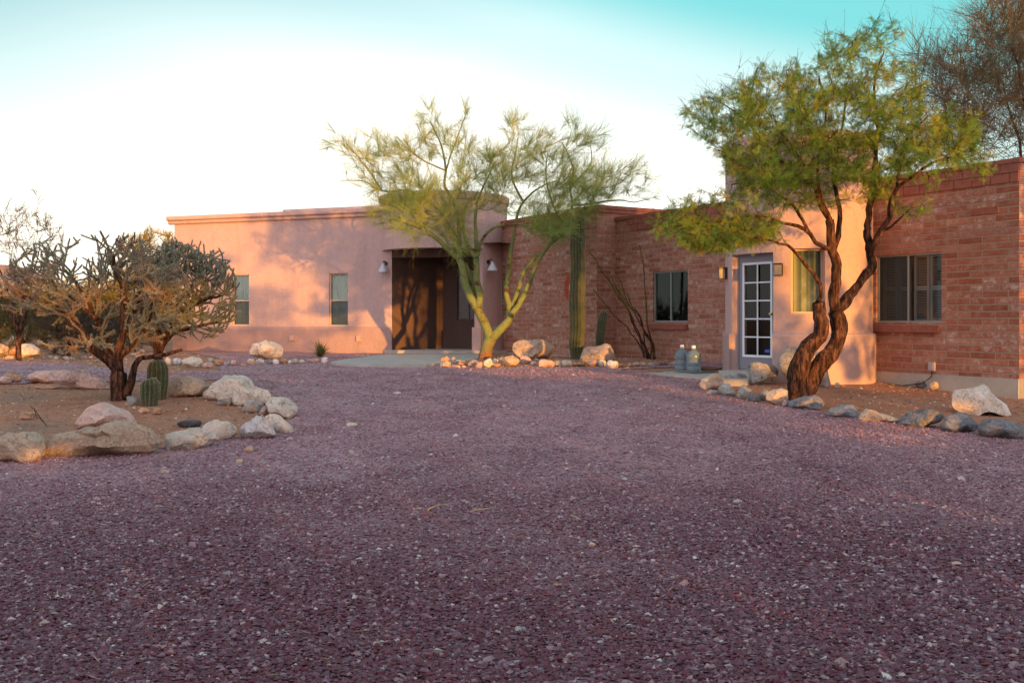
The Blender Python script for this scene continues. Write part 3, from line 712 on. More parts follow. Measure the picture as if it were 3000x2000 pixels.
gx0, gx1, gz0, gz1 = .17*w_, .88*w_, .30, 1.80
for a, b, c, d in ((.02, gx0, z0, z1), (gx1, w_-.02, z0, z1), (gx0, gx1, z0, gz0), (gx0, gx1, gz1, z1)): dm.boxf(DL, a, b, c, d, -.045, 0)
dr = dm.obj('door', DM, house); dr['label'] = 'grey door with ten white framed panes'
dm = MB()
for a, b in ((-.03, .02), (w_-.02, w_+.03)): dm.boxf(DL, a, b, z0-.02, z1+.04, -.08, .02)
dm.boxf(DL, .02, w_-.02, z1, z1+.05, -.08, .02); dm.obj('door_frame', DM, dr)
dm = MB(); fw = .035
dm.boxf(DL, gx0-fw, gx0+.004, gz0-fw, gz1+fw, -.01, .014); dm.boxf(DL, gx1-.004, gx1+fw, gz0-fw, gz1+fw, -.01, .014)
dm.boxf(DL, gx0+.004, gx1-.004, gz0-fw, gz0+.004, -.01, .014); dm.boxf(DL, gx0+.004, gx1-.004, gz1-.004, gz1+fw, -.01, .014)
dm.boxf(DL, (gx0+gx1)/2-.011, (gx0+gx1)/2+.011, gz0+.004, gz1-.004, -.01, .009)
for k in range(1, 5):
    z = gz0+(gz1-gz0)*k/5; dm.boxf(DL, gx0+.004, (gx0+gx1)/2-.011, z-.011, z+.011, -.01, .009); dm.boxf(DL, (gx0+gx1)/2+.011, gx1-.004, z-.011, z+.011, -.01, .009)
dm.obj('muntins', FR_WHITE, dr)
dm = MB(); dm.quad(DL(gx0,gz0,-.02), DL(gx1,gz0,-.02), DL(gx1,gz1,-.02), DL(gx0,gz1,-.02)); dm.obj('pane', GLASS, dr)
dm = MB(); dm.boxf(DL, gx0-.02, gx1+.02, gz0-.02, gz1+.02, -.5, -.46)
dm.quad(DL(gx0,gz0,-.05), DL(gx0,gz0,-.46), DL(gx0,gz1,-.46), DL(gx0,gz1,-.05)); dm.quad(DL(gx1,gz0,-.46), DL(gx1,gz0,-.05), DL(gx1,gz1,-.05), DL(gx1,gz1,-.46)); dm.quad(DL(gx0,gz0,-.05),DL(gx1,gz0,-.05),DL(gx1,gz0,-.46),DL(gx0,gz0,-.46)); dm.quad(DL(gx0,gz1,-.05),DL(gx1,gz1,-.05),DL(gx1,gz1,-.46),DL(gx0,gz1,-.46)); dm.obj('interior', DARKROOM, dr)
dm = MB(); hx = w_-.055; dm.tube([DL(hx, .98, 0), DL(hx, .98, .05)], .012, 8); dm.tube([DL(hx, .98, .045), DL(hx, .98, .05), DL(hx, .98, .075), DL(hx, .98, .085)], [.012, .027, .027, .012], 12); dm.obj('handle', mat('brass', (.7, .5, .2), .25, .5, metallic=1), dr)
dm = MB(); dm.boxf(DL, gx1-.14, gx1-.035, gz0+.05, gz0+.10, -.018, -.015); dm.boxf(DL, gx1-.15, gx1-.06, gz0+.055, gz0+.078, -.0148, -.014)
dm.obj('sticker', mat('blue_sticker', (.08, .12, .5), .5), dr)
# recess back around the door
# tower window
TW = line_map(TOW(twin[0], 0, -.10), TOW(twin[1], 0, -.10)-Vector((0, 0, 0)))
window(TW, 0, TW.len, twin[2], twin[3], .02, None, FR_BEIGE, 'gap', lab='tall window with a cream curtain in the round tower', cm=CURTY)
# roofs
mb = MB()
for poly in (([WING(s_l,0), WING(s_r+.3,0), WING(s_r+.3,0)-WING.n*6, WING(s_l,0)-WING.n*6], TOPW-.35),
             ([Mj-BN*.2, E-BN*.2, E-BN*6, Mj-BN*6], TOPB-.3), ([LB0, C1, C1-BN*2.2, LB0-BN*2.2], TOPL-.3)):
    mb.quad(*[Vector((p.x, p.y, poly[1])) for p in poly[0]])
for C, r_, z in ((DC, DR, DTOP-.3), (TC, TR, TT-.3)):
    for k in range(24):
        a, b = 2*math.pi*k/24, 2*math.pi*(k+1)/24; mb.quad((C[0], C[1], z), (C[0]+r_*math.cos(a), C[1]+r_*math.sin(a), z), (C[0]+r_*math.cos(b), C[1]+r_*math.sin(b), z), (C[0], C[1], z))
rf = mb.obj('roof', CONC, house)

# --- concrete paths
def slab(name, pix, z, lab, zz=None):
    pts = []
    for (px, py) in pix:
        d = (CZ-z)/((py-HY)/F); pts.append(((px-CX)/F*d, d))
    n = len(pts); V = [(x, y, z) for x, y in pts]+[(x, y, z-.18) for x, y in pts]
    me = bpy.data.meshes.new(name); me.from_pydata(V, [], [list(range(n))[::-1]]+[[i, (i+1) % n, n+(i+1) % n, n+i] for i in range(n)]); me.materials.append(CONC)
    bm = bmesh.new(); bm.from_mesh(me); bmesh.ops.recalc_face_normals(bm, faces=bm.faces); bm.to_mesh(me); bm.free()
    o = link(name, me); tag(o, lab, kind='structure'); return o
slab('entry_path', PATH1, .05, 'pale concrete path before the porch')
slab('door_path', PATH2, -.035, 'pale concrete path leading to the glazed door')
st = MB(); ST = line_map(DA, DB); st.boxf(ST, -.05, w_+.05, -.25, .045, -.02, .42); o = st.obj('door_step', CONC, house)

# ------------------------------------------------------------------ lamps
def bell_lamp(P, s, z, lab, off=0):
    base = P(s, z, 0); t = empty('wall_lamp', base, lab, 'wall lamp', 'bell shaded porch lamps')
    m = MB(); m.tube([P(s, z+.10, 0), P(s, z+.10, .02)], [.055, .055], 16); m.obj('wall_plate', LMET, t)
    m = MB(); m.tube([P(s, z+.10, .02), P(s, z+.15, .06), P(s, z+.17, .12), P(s, z+.13, .16), P(s, z+.09, .165)], .012, 8); m.obj('arm', LMET, t)
    c = P(s, z, .165); m = MB(); m.lathe(c, [(.001, .10), (.035, .10), (.04, .05), (.055, .03), (.105, -.05), (.135, -.13), (.137, -.135), (.13, -.13), (.10, -.05), (.05, .025), (.001, .03)], 24); m.obj('lamp_shade', LSH, t, smooth=True, sharp=.6)
    m = MB(); m.lathe(c, [(.001, -.085), (.02, -.08), (.03, -.05), (.02, 0), (.015, .03)], 12); m.obj('bulb', mat('frosted_bulb', (.8, .8, .8), .3), t, smooth=True)
LMET = mat('dark_lamp_metal', (.05, .055, .065), .4, .5, metallic=.6); LSH = mat('lamp_shade_enamel', (.50, .50, .56), .35, .5)
s1_ = WING.s(1131); bell_lamp(WING, s1_, zpx(WING, s1_, 783), 'grey bell shaded lamp on the plaster wall left of the porch opening')
s2_ = DRUM.s(1419); bell_lamp(DRUM, s2_+.06, zpx(DRUM, s2_, 778), 'grey bell shaded lamp on the curved column right of the porch opening')
AMB = mat('amber_glass', (.34, .28, .18), .25, .5)
def box_lamp(s, z, lab):
    base = TOW(s, z, 0); t = empty('wall_lamp', base, lab, 'wall lamp', 'square lamps beside the glazed door')
    m = MB(); m.boxf(TOW, s-.05, s+.05, z-.10, z+.10, 0, .025); m.obj('wall_plate', LMET, t)
    m = MB(); m.boxf(TOW, s-.055, s+.055, z+.075, z+.10, .025, .15); m.obj('lamp_cap', LMET, t); m = MB(); m.boxf(TOW, s-.055, s+.055, z-.10, z-.088, .045, .15); m.obj('lamp_base', LMET, t)
    m = MB(); m.boxf(TOW, s-.042, s+.042, z-.088, z+.075, .05, .138); m.obj('glass_shade', AMB, t)
sl = TOW.s(2134); box_lamp(sl-.02, zpx(TOW, sl, 800), 'small square lamp seen from the side, left of the glazed door')
sl = TOW.s(2288); box_lamp(sl, zpx(TOW, sl, 790), 'small square lamp with amber glass right of the glazed door')

# ------------------------------------------------------------------ rocks
def ico(sub):
    bm = bmesh.new(); bmesh.ops.create_icosphere(bm, subdivisions=sub, radius=1); V = np.array([v.co[:] for v in bm.verts]); T = np.array([[v.index for v in f.verts] for f in bm.faces]); bm.free(); return V, T
ICO = {s: ico(s) for s in (2, 3, 4)}
def rock(name, poly, kind, lab, group=None, sub=3, thick=.75, cuts=7, rough=.06, seed=0, dd=None, cat='rock', sink=0):
    r_ = random.Random(seed*13+7); V, T = ICO[sub]; V = V.copy(); poly = np.array(poly, float)
    x0, x1, y0, y1 = poly[:, 0].min(), poly[:, 0].max(), poly[:, 1].min(), poly[:, 1].max(); cx = (x0+x1)/2; cy = (y0+y1)/2
    gx, gy, gz = gp(cx, y1)
    wpx = x1-x0; d = gy+ .40*thick*wpx/F*gy if dd is None else dd
    sc = d/F
    # planar cuts (facets)
    for _ in range(int(cuts*1.7)+2):
        n = Vector((r_.gauss(0, .8), r_.gauss(-.5, .8), r_.gauss(.35, .8))).normalized(); h = r_.uniform(.58, .84); nn = np.array(n)
        dt = V@nn; k = dt > h; V[k] -= (dt[k]-h)[:, None]*nn*.9
    if 'flat topped' in lab:
        V[:, 2] = np.minimum(V[:, 2], .42+.10*V[:, 0]*0+.05*np.sin(V[:, 0]*5)); V[:, 1] += .45*np.maximum(0, -V[:, 2])-.20*(V[:, 2] > .2)*(V[:, 1] < 0)
    for ax_ in (0, 2):
        hi, lo = V[:, ax_].max(), -V[:, ax_].min(); V[:, ax_] = np.where(V[:, ax_] > 0, V[:, ax_]/hi, V[:, ax_]/lo)
    off = Vector((seed*3.1, seed*1.7, 0))
    disp = np.array([mnoise.fractal(Vector(v)*1.4+off, 1.0, 2.0, 4) for v in V])
    disp2 = np.array([mnoise.fractal(Vector(v)*4.5+off, .8, 2.0, 3) for v in V])
    V *= (1+rough*1.4*disp+rough*.7*disp2)[:, None]
    # outline of the front silhouette as a radial function
    px = (poly[:, 0]-cx); pz = -(poly[:, 1]-cy)
    ang = np.linspace(-math.pi, math.pi, 181); rad = np.zeros(181)
    n = len(poly)
    for i, a in enumerate(ang):
        dx, dz = math.cos(a), math.sin(a); best = 1.0
        for j in range(n):
            ax, az, bx, bz = px[j], pz[j], px[(j+1) % n], pz[(j+1) % n]; ex, ez = bx-ax, bz-az; den = dx*ez-dz*ex
            if abs(den) < 1e-9: continue
            t_ = (ax*ez-az*ex)/den; u_ = (ax*dz-az*dx)/den
            if t_ > 0 and -1e-6 <= u_ <= 1+1e-6: best = max(best, t_)
        rad[i] = best
    phi = np.arctan2(V[:, 2], V[:, 0]); rho = np.hypot(V[:, 0], V[:, 2]); Rr = np.interp(phi, ang, rad)
    D = max(wpx*.5*thick, (y1-y0)*.45)*sc
    X = Rr*rho*np.cos(phi)*sc; Z = Rr*rho*np.sin(phi)*sc; Yy = V[:, 1]*D
    c = W(cx, cy, d); base = Vector((c.x, c.y, G(c.x, c.y)))
    Vw = np.stack([c.x+X, c.y+Yy, c.z+Z-sink], 1)
    o = np_obj(name, Vw, [T], RK[kind], loc=base, smooth=True, sharp=.42)
    return tag(o, lab, cat, group)
def cr(pts, ox, oy, s): return [(ox+a*s, oy+b*s) for a, b in pts]
def bb(a, b, c, d, r=None, ox=0, oy=0, s=1, seed=0):
    r_ = random.Random(seed+int(a*7+c)); cx, cy, rx, ry = (a+b)/2, (c+d)/2, (b-a)/2, (d-c)/2; out_ = []
    for k in range(11):
        t_ = 2*math.pi*k/11+r_.uniform(-.2, .2); e_ = .72; co, si = math.cos(t_), math.sin(t_); q = r_.uniform(.90, 1.06)
        out_.append((cx+rx*q*math.copysign(abs(co)**e_, co), cy+ry*q*math.copysign(abs(si)**e_, si)))
    return cr(out_, ox, oy, s)
A1 = (0, 950, .28703); A2 = (450, 1050, .19133); A8 = (450, 980, .23384); A4 = (1250, 980, .19133); A5 = (1650, 980, .19133); A6 = (2000, 1050, .21259); A7 = (2400, 1100, .2551); A9 = (2000, 750, .2551)
GI = 'rocks ringing the cactus island'
big = [
 (cr([(-120,1300),(-60,1210),(0,1165),(150,1095),(260,1065),(390,1065),(440,1110),(470,1165),(440,1270),(420,1340),(380,1390),(250,1425),(0,1440),(-90,1400)],*A1), 'tan', 'rounded tan boulder cut by the left edge of the cactus island front', GI, .8, 3),
 (cr([(405,1270),(500,1150),(560,1085),(700,1065),(850,1060),(1000,1020),(1200,1015),(1400,1040),(1560,1090),(1640,1160),(1660,1190),(1560,1290),(1500,1330),(1100,1350),(850,1385),(620,1375),(430,1340)],*A1), 'tan', 'long flat topped tan slab with overhanging front face', GI, .42, 9),
 (cr([(775,1080),(800,980),(860,900),(950,820),(1080,795),(1230,815),(1310,880),(1350,960),(1390,1040),(1300,1100),(900,1100)],*A1), 'pink', 'pink veined boulder just behind the long flat slab', GI, .8, 5),
 (cr([(235,565),(300,510),(400,470),(560,460),(620,500),(600,580),(500,600),(420,605),(290,608)],*A1), 'pink', 'low pinkish rock at the rear of the island, left of the longest rear boulder', GI, .7, 5),
 (cr([(500,560),(560,500),(640,462),(820,458),(950,490),(1100,560),(1140,620),(1130,670),(900,655),(700,625),(560,600)],*A1), 'pink', 'long low boulder at the rear of the island behind the thick cholla trunk', GI, .5, 5),
 (bb(35,230,488,600,None,*A1,seed=4), 'orange', 'orange brown stone at the rear left of the island', GI, .7, 5),
 (bb(-60,118,530,618,None,*A1,seed=5), 'pink', 'flat pinkish stone at the photo edge, rear left of the island', GI, .7, 5),
 (bb(310,610,618,666,None,*A1,seed=6), 'orange', 'thin reddish slab lying before the long rear boulder', GI, .5, 5),
 (bb(195,375,885,980,None,*A1,seed=7), 'orange', 'small dark brown stone lying alone in the island soil', GI, .7, 5),
 (bb(1285,1450,728,832,None,*A1,seed=8), 'grey', 'grey stone between the thick cholla trunk and the barrel cactus', GI, .8, 6),
 (cr([(185,450),(260,340),(370,245),(500,250),(700,310),(860,420),(780,560),(640,575),(500,590),(370,600),(280,560),(190,500)],*A2), 'tan', 'brown stained tan boulder right of the barrel cacti', GI, .8, 3),
 (cr([(720,590),(760,520),(900,400),(1050,280),(1180,240),(1300,260),(1430,330),(1520,430),(1500,600),(1200,660),(960,665),(800,640)],*A2), 'cream', 'tallest grey and cream boulder in the right arc of the island', GI, .8, 3),
 (cr([(1190,500),(1250,440),(1350,425),(1550,440),(1750,500),(1830,580),(1750,660),(1500,700),(1320,745),(1230,700)],*A2), 'cream', 'cream boulder with grey stains leaning on the tallest island boulder', GI, .6, 3),
 (bb(945,1215,620,735,None,*A2,seed=9), 'grey', 'small flat topped grey block before the tallest island boulder', GI, .8, 6),
 (cr([(1360,700),(1480,630),(1560,625),(1700,700),(1620,800),(1450,840),(1350,780)],*A2), 'grey', 'low grey stone inside the right arc of the island', GI, .8, 6),
 (cr([(1580,840),(1700,720),(1830,670),(1930,840),(1800,880),(1600,880)],*A2), 'maroon', 'maroon streaked wedge stone between two cream boulders', GI, .8, 7),
 (cr([(1700,700),(1720,650),(1800,590),(1930,580),(2060,620),(2220,720),(2190,830),(2080,930),(1950,920),(1800,850)],*A2), 'cream', 'smooth cream boulder at the far right tip of the island', GI, .85, 3),
 (cr([(1690,900),(1720,870),(1810,840),(1920,860),(2050,950),(2130,1080),(2120,1140),(1980,1165),(1850,1150),(1740,1050)],*A2), 'cream', 'rounded pale pink boulder below the island tip, touching the veined white rock', GI, .8, 3),
 (cr([(1300,1120),(1340,980),(1440,940),(1590,860),(1690,900),(1840,1020),(1830,1170),(1600,1230),(1400,1270),(1340,1200)],*A2), 'white', 'jagged white rock with purple veins on the island front', GI, .8, 10),
 (cr([(720,1060),(830,970),(950,935),(1150,960),(1270,1040),(1290,1140),(1240,1220),(1050,1285),(900,1280),(800,1180)],*A2), 'cream', 'round cream boulder left of the veined white rock', GI, .8, 4),
 (cr([(120,1190),(270,1110),(400,1075),(600,1080),(730,1060),(840,1120),(860,1220),(800,1310),(600,1400),(400,1440),(220,1390),(150,1290)],*A2), 'cream', 'pale pink white faceted rock right of the long flat slab', GI, .75, 8),
 (bb(350,760,928,1062,None,*A2,seed=11), 'dark', 'low dark blue grey rock half sunk in the island soil', GI, .6, 4),
 (bb(1375,1545,1333,1455,None,*A2,seed=12), 'tan', 'single olive tan cobble on the gravel before the veined white rock', None, .8, 7),
 (cr([(1150,230),(1190,170),(1260,105),(1330,95),(1410,55),(1530,65),(1610,110),(1640,150),(1600,250),(1560,300),(1380,320),(1250,305),(1160,270)],*A8), 'cream', 'large white faced boulder before the plaster wing', None, .8, 8),
 (cr([(1315,200),(1340,120),(1420,75),(1600,70),(1760,70),(1880,120),(1960,190),(1970,250),(1900,350),(1780,385),(1500,378),(1400,355),(1340,290)],*A4), 'tan', 'large oblong boulder between the forked green tree and the tall saguaro', None, .7, 5),
 (cr([(245,370),(290,260),(360,210),(480,190),(620,160),(720,170),(780,260),(800,370),(780,430),(600,450),(400,450),(260,420)],*A5), 'tan', 'large humped boulder right of the tall saguaro', None, .8, 4),
 (cr([(210,370),(260,290),(390,205),(480,200),(540,260),(530,350),(480,400),(350,440),(260,425)],*A6), 'tan', 'angular brown stone at the left end of the right bed', 'stones along the right bed', .8, 8),
 (bb(500,905,195,335,None,*A6,seed=14), 'grey', 'long low grey rock at the edge of the door path', 'stones along the right bed', .45, 5),
 (bb(480,678,338,440,None,*A6,seed=15), 'white', 'white capped stone behind the flat grey one in the right bed edging', 'stones along the right bed', .8, 7),
 (bb(480,752,395,532,None,*A6,seed=16), 'grey', 'flat grey stone in front of the white capped one', 'stones along the right bed', .7, 6),
 (bb(318,495,428,512,None,*A6,seed=17), 'grey', 'smallest grey stone at the left of the right bed edging', 'stones along the right bed', .7, 6),
 (cr([(735,500),(800,380),(860,365),(960,430),(985,490),(900,560),(760,560)],*A6), 'grey', 'peaked grey stone with an overhang, right of the flat grey one', 'stones along the right bed', .8, 8),
 (bb(858,1085,498,605,None,*A6,seed=18), 'blue', 'low blue grey stone between the peaked and the round topped one', 'stones along the right bed', .7, 5),
 (bb(1060,1235,412,592,None,*A6,seed=19), 'grey', 'grey stone tucked behind the round topped tan one', 'stones along the right bed', .8, 5),
 (cr([(1150,500),(1240,430),(1350,415),(1440,440),(1455,560),(1360,625),(1250,650),(1160,590)],*A6), 'tan', 'round topped tan stone just left of the leaning mesquite trunk', 'stones along the right bed', .8, 3),
 (bb(1365,1510,565,678,None,*A6,seed=20), 'maroon', 'small purple brown stone at the foot of the mesquite trunk', 'stones along the right bed', .8, 6),
 (cr([(1480,600),(1640,540),(1830,475),(1900,520),(1950,610),(1880,690),(1780,720),(1600,705),(1480,680)],*A6), 'blue', 'dark stone with a tan raised end before the mesquite trunk', 'stones along the right bed', .7, 7),
 (cr([(900,330),(910,160),(950,80),(1080,40),(1280,35),(1320,160),(1290,260),(1150,320),(1000,365),(905,350)],*A6), 'grey', 'square shouldered grey boulder below the glazed door', None, .8, 9),
 (cr([(1085,1160),(1110,1080),(1180,1045),(1380,1030),(1560,1100),(1650,1250),(1680,1450),(1640,1500),(1500,1510),(1230,1400),(1130,1340),(1085,1260)],*A9), 'grey', 'large pale boulder behind the leaning mesquite trunk', None, .7, 5),
 (bb(2092,2168,328,402,None,*A6,seed=21), 'cream', 'fist sized pale stone alone on the soil right of the mesquite', None, .8, 7),
 (cr([(50,440),(130,370),(300,315),(400,325),(450,380),(440,480),(340,495),(200,470)],*A7), 'blue', 'blue grey stone, second right of the mesquite in the bed edging', 'stones along the right bed', .8, 5),
 (cr([(445,480),(500,380),(550,370),(720,430),(900,490),(920,530),(860,555),(650,550),(460,525)],*A7), 'tan', 'long tapering tan and grey stone in the right bed edging', 'stones along the right bed', .6, 6),
 (cr([(905,550),(960,480),(1080,420),(1200,380),(1320,380),(1430,450),(1400,540),(1250,605),(1190,618),(1000,580)],*A7), 'blue', 'grey mottled stone with a pink top, left of the two round ones', 'stones along the right bed', .8, 5),
 (cr([(1500,350),(1540,200),(1600,160),(1780,90),(1850,90),(1970,130),(2060,220),(2170,330),(2150,430),(2080,465),(1950,430),(1750,445),(1600,410)],*A7), 'cream', 'large angular cream boulder below the right brick wall', None, .75, 9),
 (cr([(1385,560),(1430,480),(1560,435),(1700,435),(1790,490),(1840,560),(1760,650),(1640,675),(1480,665),(1390,600)],*A7), 'blue', 'round brown and grey stone before the large angular cream boulder', 'stones along the right bed', .8, 4),
 (cr([(1815,630),(1850,560),(1950,505),(2150,510),(2300,550),(2360,610),(2345,700),(2240,745),(2060,725),(1870,690)],*A7), 'blue', 'rightmost grey stone of the right bed edging', 'stones along the right bed', .8, 4),
 (bb(1112,1292,53,150,None,*A7,seed=23), 'blue', 'small blue grey stone under the cable by the brick foundation', None, .8, 5),
 (bb(1268,1372,68,168,None,*A7,seed=24), 'tan', 'small tan stone touching the blue grey one by the foundation', None, .8, 6),
 (bb(15,225,118,255,None,*A1,seed=25), 'tan', 'topmost orange tan boulder of the pile at the far left', 'boulder pile at the far left', .8, 4),
 (bb(-70,85,195,335,None,*A1,seed=26), 'tan', 'tan boulder of the far left pile cut by the photo edge', 'boulder pile at the far left', .8, 4),
 (bb(60,190,225,315,None,*A1,seed=27), 'orange', 'small brownish boulder in the middle of the far left pile', 'boulder pile at the far left', .8, 5),
 (cr([(150,300),(180,240),(250,200),(310,195),(380,235),(425,280),(400,315),(320,335),(220,342),(160,330)],*A1), 'cream', 'pale egg shaped boulder at the right of the far left pile', 'boulder pile at the far left', .8, 3),
 (bb(50,150,315,362,None,*A1,seed=28), 'orange', 'small stone at the foot of the far left boulder pile', 'boulder pile at the far left', .8, 5),
]
for i, (poly, kd, lab, grp, th, cuts) in enumerate(big):
    big_w = max(p[0] for p in poly)-min(p[0] for p in poly)
    rock('boulder' if big_w > 55 else 'rock', poly, kd, lab, grp, 4 if big_w > 110 else 3, th, cuts, .06, i+1, cat='boulder' if big_w > 55 else 'rock')
ORD = ['first','second','third','fourth','fifth','sixth','seventh','eighth','ninth','tenth','eleventh','twelfth','thirteenth','fourteenth','fifteenth','sixteenth','seventeenth','eighteenth','nineteenth','twentieth','twenty-first','twenty-second','twenty-third','twenty-fourth','twenty-fifth','twenty-sixth','twenty-seventh']
def row(A, items, where, grp, seed0):
    ox, oy, s = A
    for i, (a, b, c, d, kd, look) in enumerate(items):
        rock('edging_stone', bb(a, b, c, d, None, ox, oy, s, seed0+i), kd, f'{look} stone, {ORD[i]} from left {where}', grp, 3 if (b-a)*s > 30 else 2, .85, 6, .07, seed0+i, cat='stone')
row(A8, [(145,220,280,395,'cream','upright cream'),(225,370,285,392,'white','rounded white pink'),(355,610,275,412,'cream','biggest blocky yellowish'),(600,755,340,420,'pink','flat pale pink'),(670,762,285,362,'grey','small brownish'),
 (765,872,310,392,'orange','square orange tan'),(875,972,330,392,'grey','low grey'),(965,1055,315,392,'pink','peaked pink'),(1065,1182,360,402,'orange','thin flat orange'),(1165,1272,300,392,'tan','round tan'),(1270,1395,300,382,'cream','tilted cream'),
 (1395,1510,315,378,'blue','low greenish grey'),(1480,1568,305,378,'white','white wedge shaped'),(1565,1690,295,372,'orange','brown angular'),(1670,1732,315,372,'cream','small pale'),(1720,1822,300,372,'grey','pale grey'),(1810,1907,310,362,'cream','flat cream'),(1905,2102,295,358,'pink','long low pinkish'),(2095,2187,280,362,'white','ball shaped pale')],
 'in the edging before the plaster wing', 'edging stones before the plaster wing', 100)
row(A4, [(190,372,400,512,'tan','wedge brown'),(200,350,335,425,'orange','sunlit peaked orange'),(365,440,335,412,'grey','small pointed grey'),(365,530,463,512,'pink','flat pinkish'),(440,532,375,418,'grey','tiny grey'),(460,627,423,478,'orange','flat orange'),(525,612,468,512,'pink','little pink'),
 (620,828,383,502,'pink','broad pink'),(745,857,418,517,'pink','leaning pink'),(860,1002,365,507,'cream','triangular pale'),(980,1027,423,472,'cream','tiny cream'),(1005,1097,363,437,'cream','small bright'),(1020,1135,433,502,'orange','small orange'),(1110,1205,333,412,'grey','half hidden grey'),(1150,1417,318,482,'tan','biggest sunlit tan'),
 (1425,1602,318,448,'pink','pointed pink'),(1585,1688,403,477,'pink','small pale pink'),(1640,1732,363,412,'grey','flat grey'),(1700,1972,373,508,'pink','broad flat pink grey'),(1950,2078,393,492,'grey','dull grey'),(2070,2232,383,497,'cream','bright slanted cream'),(2222,2455,410,492,'orange','long low orange')],
 'in the edging below the forked green tree', 'edging stones below the forked green tree', 200)
row(A5, [(365,542,385,492,'pink','pinkish tan'),(520,662,383,492,'cream','pale cream'),(650,852,388,527,'white','pointed grey white'),(845,985,440,502,'orange','low orange'),(975,1072,433,502,'orange','small rounded orange'),(1060,1182,418,492,'tan','brown'),(1180,1282,423,487,'tan','egg shaped tan'),
 (1285,1462,423,487,'grey','flat grey'),(1460,1622,430,482,'dark','dark low'),(1640,1782,408,472,'grey','pale flat')],
 'in the edging beside the door path', 'edging stones by the door path', 300)
# loose rubble strip behind the cactus island
rr_ = random.Random(5); GRB = 'small stones in the rubble strip behind the cactus island'
for i in range(58):
    a = rr_.uniform(68, 470); c = 985+rr_.random()**.8*(62+(a-70)*.09); wd = rr_.uniform(9, 26)*(.7+.3*(c-985)/70)
    if a < 125 and c > 1010: continue
    rock('rubble_stone', bb(a, a+wd, c-wd*rr_.uniform(.4, .62), c, seed=i), rr_.choice(['pink','grey','tan','grey','white','orange']), 'small pale stone in the loose rubble strip behind the cactus island', GRB, 2, .9, 6, .08, 400+i, cat='stone')
# loose cobbles on the gravel
GC = 'loose cobbles lying on the gravel'
for i, (a, b, kd, lab) in enumerate([((1012,1050,1236,1252),1,'cream','pale peaked cobble on the gravel right of the island tip'),((1150,1176,1147,1157),1,'white','flat white cobble far out on the gravel'),((455,492,1331,1344),1,'orange','flat orange cobble before the faceted pale rock'),
    ((1505,1545,1835,1860),1,'white','largest white cobble near the bottom of the photo'),((1615,1655,1708,1724),1,'orange','orange tan cobble on the near gravel'),((2145,2180,1462,1478),1,'white','white cobble on the gravel right of centre'),((1022,1040,1318,1334),1,'cream','small cream cobble on the middle gravel'),
    ((465,500,1373,1390),1,'pink','flat pink cobble before the long slab'),((690,712,1343,1360),1,'tan','little tan cobble below the olive one'),((805,830,1490,1510),1,'blue','bluish cobble on the left gravel'),((1030,1062,1725,1738),1,'grey','flat grey cobble on the near gravel left'),((430,452,1580,1596),1,'white','white cobble on the left near gravel'),
    ((1820,1842,1398,1408),1,'cream','small cream cobble on the right middle gravel'),((2285,2325,1513,1526),1,'pink','pink cobble at the right of the gravel'),((1325,1345,1270,1284),1,'cream','cream cobble on the gravel straight before the path')]):
    rock('cobble', bb(a[0], a[1], a[2], a[3], seed=i+60), kd, lab, GC, 2, .9, 6, .07, 500+i, cat='stone')
# ------------------------------------------------------------------ plants
def limb_nodes(pl, r0, r1, step=.12, jit=.0, pw=.8):
    """resample a world polyline; returns points and radii"""
    P = [Vector(p) for p in pl]; out_ = []; tot = sum((b-a).length for a, b in zip(P, P[1:])) or 1; acc = 0
    for i in range(len(P)-1):
        p0 = P[max(i-1, 0)]; p1 = P[i]; p2 = P[i+1]; p3 = P[min(i+2, len(P)-1)]; n = max(1, int((p2-p1).length/step))
        for k in range(n):
            t = k/n; q = .5*((2*p1)+(p2-p0)*t+(2*p0-5*p1+4*p2-p3)*t*t+(3*p1-p0-3*p2+p3)*t**3); out_.append((q, acc+(p2-p1).length*t))
        acc += (p2-p1).length
    out_.append((P[-1], tot))
    pts = [o[0]+Vector((random.gauss(0, jit), random.gauss(0, jit), random.gauss(0, jit))) for o in out_]; rad = [r0+(r1-r0)*(o[1]/tot)**pw for o in out_]
    return pts, rad
def bark_tube(mb, pts, rad, n=10, lump=.12, ridge=0, seed=0):
    def mkr(i):
        def f(k, ii):
            a = 2*math.pi*k/n; p = pts[i]
            v = mnoise.noise((p.x*5+math.cos(a)*1.3+seed, p.y*5+math.sin(a)*1.3, p.z*4)); v2 = mnoise.noise((math.cos(a)*3+seed, math.sin(a)*3, p.z*1.2+p.x)) if ridge else 0
            return rad[i]*(1+lump*v*2+ridge*v2)
        return f
    mb.tube(pts, [mkr(i) for i in range(len(pts))], n)
